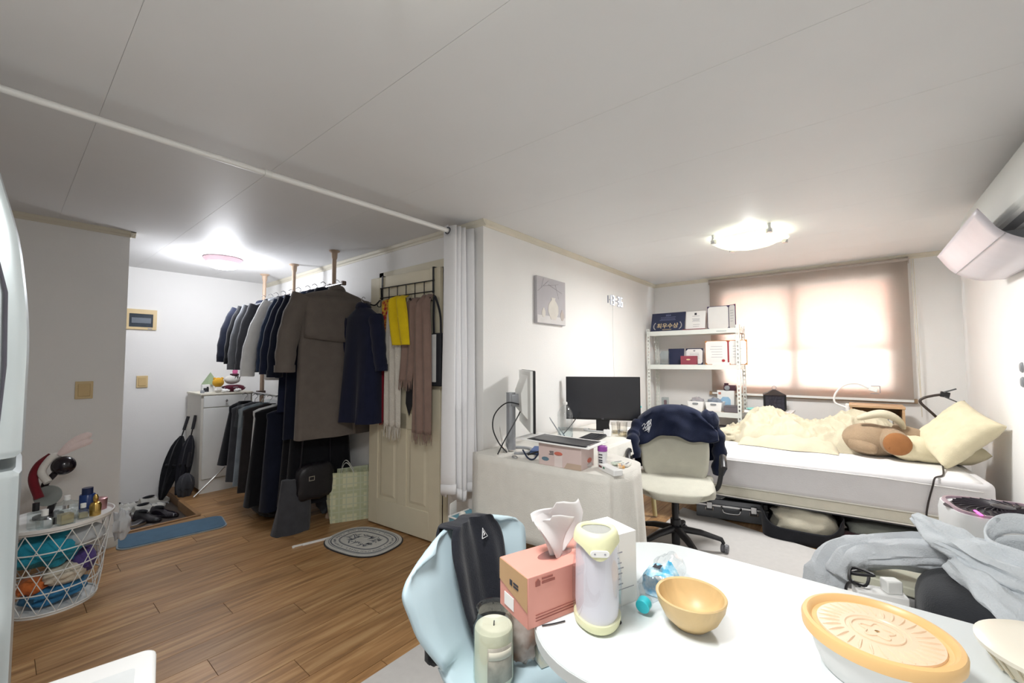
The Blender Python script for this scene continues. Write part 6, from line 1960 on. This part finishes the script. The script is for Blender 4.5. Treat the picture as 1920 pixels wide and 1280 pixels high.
t = thing('takeout_container', 'white takeout tub with an orange ribbed lid', 'food container', (1.03, -.02, TZ))
t.scale = (.94, .94, .97)
obj('tub', MB().lathe([(.088, 0), (.092, .004), (.098, .02), (.1005, .024), (.112, .068), (.118, .07), (.118, .078), (.112, .078), (.09, .006), (.004, .006)], 56, close=False), M('tub_white', 'ecebe9', .35, var=.01), t)
m_ol = M('lid_orange', 'ecc184', .35, var=.03)
ld = obj('lid', MB().lathe([(.121, .066), (.122, .080), (.119, .086), (.112, .088), (.108, .085), (.104, .077), (.098, .076), (.002, .076)], 56, close=False), m_ol, t)
obj('pale_centre', MB().lathe([(.096, .0763), (.095, .0795), (.05, .0795), (.048, .0775), (.004, .0775)], 48, close=False), M('lid_peach', 'ecd0b2', .35, var=.02), ld)
for i in range(30):
    a = 2 * PI * i / 30
    pts = [((.058 + .034 * k / 4) * math.cos(a + .12 * k / 4), (.058 + .034 * k / 4) * math.sin(a + .12 * k / 4), .0796) for k in range(5)]
    obj('rib', MB().tube(pts, [.001, .0025, .003, .0025, .001], 6), M('lid_peach'), ld)
obj('inner_ring', MB().tube([(.04 * math.cos(a), .04 * math.sin(a), .078) for a in [2 * PI * i / 40 for i in range(41)]], .002, 6), M('lid_peach'), ld)
obj('embossed_mark', MB().tube([(.022 * math.cos(a) * (1 + .25 * math.cos(5 * a)), .022 * math.sin(a) * (1 + .25 * math.cos(5 * a)), .078) for a in [2 * PI * i / 50 for i in range(51)]], .0016, 6), M('lid_peach'), ld)

t = thing('takeout_bowl', 'cream takeout bowl under a cloudy clear lid at the right edge', 'food container', (1.195, -.275, TZ))
obj('bowl', MB().lathe([(.075, 0), (.08, .004), (.105, .045), (.108, .046), (.105, .047), (.08, .008), (.004, .008)], 48, close=False), M('bowl_cream', 'e2d8c0', .45, var=.03), t)
obj('lid', MB().lathe([(.110, .042), (.111, .05), (.10, .056), (.06, .058), (.003, .058)], 48, close=False), M('lid_cloud', 'ece6d6', .3, var=.02), t)
for k in range(24):
    a = 2 * PI * k / 24
    obj('flute', MB().tube([(.083 * math.cos(a), .083 * math.sin(a), .006), (.106 * math.cos(a), .106 * math.sin(a), .043)], .0022, 5), M('bowl_cream'), t)

# ================================================================= AROUND THE BLUE CHAIR
CH = Matrix.Translation((.95, .62, 0)) @ Matrix.Rotation(R_(4), 4, 'Z')
t = thing('black_cloth', 'black garment with a small white triangle mark hung over the blue chair', 'garment', (.95, .62, 0), R_(4))
def drape(u, v):
    # u across, v from front hem over the top and down behind
    uu = lerp(.34, .74, u)
    if v < .75:
        k = 1 - v / .75
        p = Vector(shell(uu - .02 * k, .02 + .50 * k))
        p += V(0, -.034 - .010 * math.sin(u * 8 + k * 2) - .005 * math.sin(u * 19), .012 * (1 - k))
        p.x += (.03 * k) * (u - .3)
        if k < .05:
            p.z += .008
    else:
        k = (v - .75) / .25
        p = Vector(shell(uu, .02 + .22 * k)) + V(0, .026 + .008 * math.sin(u * 11), .012 * (1 - k))
    return p
obj('cloth', MB().grid(drape, 30, 50), fabric('garment_black', '24262d', .12), t, solid=.006, smooth=80)
P0 = Vector(shell(.60, .10)) + V(0, -.052, 0)
m_wi = M('mark_white', 'd9dadc', .6)
tr_ = obj('triangle_mark', MB().tube([(-.013, 0, -.012), (.013, 0, -.012), (0, 0, .016), (-.013, 0, -.012)], .0013, 5), m_wi, t)
tr_.location = P0
tr_.rotation_euler = (R_(-20), 0, 0)
obj('flame_mark', MB().tube([(-.003, 0, -.006), (.002, 0, -.002), (-.001, 0, .003), (.002, 0, .008)], [.001, .0024, .002, .0006], 6), m_wi, tr_)
sz = .452
t = thing('candle_jar', 'large cream candle in a glass jar on the blue chair seat', 'candle', (.868, .775, sz))
obj('wax', MB().lathe([(.050, .006), (.052, .012), (.052, .135), (.05, .14)], 36), M('wax_cream', 'efebd6', .5, var=.02), t)
obj('jar', MB().lathe([(.052, 0), (.055, .004), (.055, .145), (.046, .165), (.046, .185), (.048, .188)], 40, close=False), clear('jar_glass', 'eef2ee', .3), t)
obj('wick', MB().tube([(0, 0, .138), (.002, 0, .152)], .0018, 6), m_black, t)
obj('label', MB().grid(lambda u, v: (.0558 * math.cos(R_(205 + 75 * u)), .0558 * math.sin(R_(205 + 75 * u)), lerp(.025, .115, v)), 14, 2), M('label_stone', 'b9b4a6', .6, col2='8f8b80', scale=20), t, solid=.0006)
obj('label_band', MB().grid(lambda u, v: (.0564 * math.cos(R_(208 + 69 * u)), .0564 * math.sin(R_(208 + 69 * u)), lerp(.085, .105, v)), 14, 2), M('label_cream', 'd9d5c4', .6), t, solid=.0006)
t = thing('snack_pouch', 'crumpled brown and white snack pouch beside the candle jar', 'pouch', (.965, .755, sz), R_(20))
obj('pouch', MB().ell((0, 0, .09), (.03, .05, .09), 22, 14, .3, 3, 81), M('pouch_brown', '8a6a58', .35, col2='cfc6c0', scale=9), t, smooth=70)
obj('torn_top', MB().grid(lambda u, v: (.02 * math.sin(u * 5), lerp(-.05, .05, u), .16 + .05 * v + .01 * math.sin(u * 9)), 12, 4), M('pouch_white', 'd9d2d2', .4), t, solid=.001)
t = thing('printed_carton', 'small printed carton standing on the chair seat under the table', 'carton', (1.03, .70, sz), R_(-25))
obj('carton', MB().bx(-.045, .045, -.025, .025, 0, .15), M('carton_print', 'd6d2bd', .6, col2='c4cdd2', scale=24), t, bevel=.001)
mb = MB()
for k in range(6):
    mb.bx(-.035, -.035 + random.uniform(.02, .06), -.0258, -.025, .03 + k * .018, .036 + k * .018)
obj('print_lines', mb, m_ink, t, smooth=0)['kind'] = 'stuff'
obj('blue_cloth', MB().ell((.0, .06, .12), (.06, .03, .06), 20, 12, .4, 3, 82), fabric('cloth_cobalt', '34468c', .15), t, smooth=70)
t.children[-1].name = 'flap'  # really a bunched blue cloth behind the carton, not a flap of it
t = thing('black_pouch', 'small black bag hanging from the back of the blue chair', 'bag', (.86, 1.005, .40), 0)
obj('pouch', MB().ell((0, .0, .06), (.035, .035, .07), 20, 14, .25, 2.4, 83), f_black, t, smooth=70)
obj('strap', MB().tube(smoothpath([(.0, 0, .12), (.02, -.02, .22), (.05, -.045, .36)], 6), .006, 8, flat=(1, .4)), f_black, t)
obj('tail', MB().tube(smoothpath([(.02, -.01, .04), (.03, -.03, -.08), (.03, -.04, -.2)], 6), .012, 8, flat=(1, .5)), f_black, t)

# ---- blue bin with cotton beside the wall corner
t = thing('storage_bin', 'light blue open bin holding white cotton pieces below the curtain', 'bin', (1.87, 1.86, 0))
def binr(k, z):
    return [(-.085 * k, -.10 * k, z), (.085 * k, -.10 * k, z), (.085 * k, .10 * k, z), (-.085 * k, .10 * k, z)]
obj('bin', MB().add(binr(.85, 0) + binr(1, .35), [(3, 2, 1, 0), (0, 1, 5, 4), (1, 2, 6, 5), (2, 3, 7, 6), (3, 0, 4, 7)]), M('bin_blue', '7fb4c6', .45), t, solid=.004)
obj('rim', MB().tube([Vector(p) for p in binr(1.02, .35)] + [Vector(binr(1.02, .35)[0])], .006, 8), m_white, t)
obj('lining', MB().bx(-.075, .075, -.09, .09, .06, .315), m_whitem, t)
random.seed(21)
for i in range(9):
    dx, dy = random.uniform(-.055, .055), random.uniform(-.07, .07)
    tag(place(obj('cotton_ball', MB().ell((0, 0, 0), (.022, .022, .019), 14, 10, .3, 3, i), fabric('cotton', 'e6e3da', .03), smooth=70), (1.87 + dx, 1.86 + dy, .333 + .014 * (i % 3))),
        'white cotton ball in the light blue bin', 'cotton ball', 'cotton balls in the blue bin')
tag(place(obj('hanging_card', MB().prism(rrect(-.045, .045, -.10, .10, .01), -.0015, .0015, 'y'), m_paper), (1.84, 1.985, .32), R_(20)), 'white card with a dark hole propped behind the blue bin', 'card')
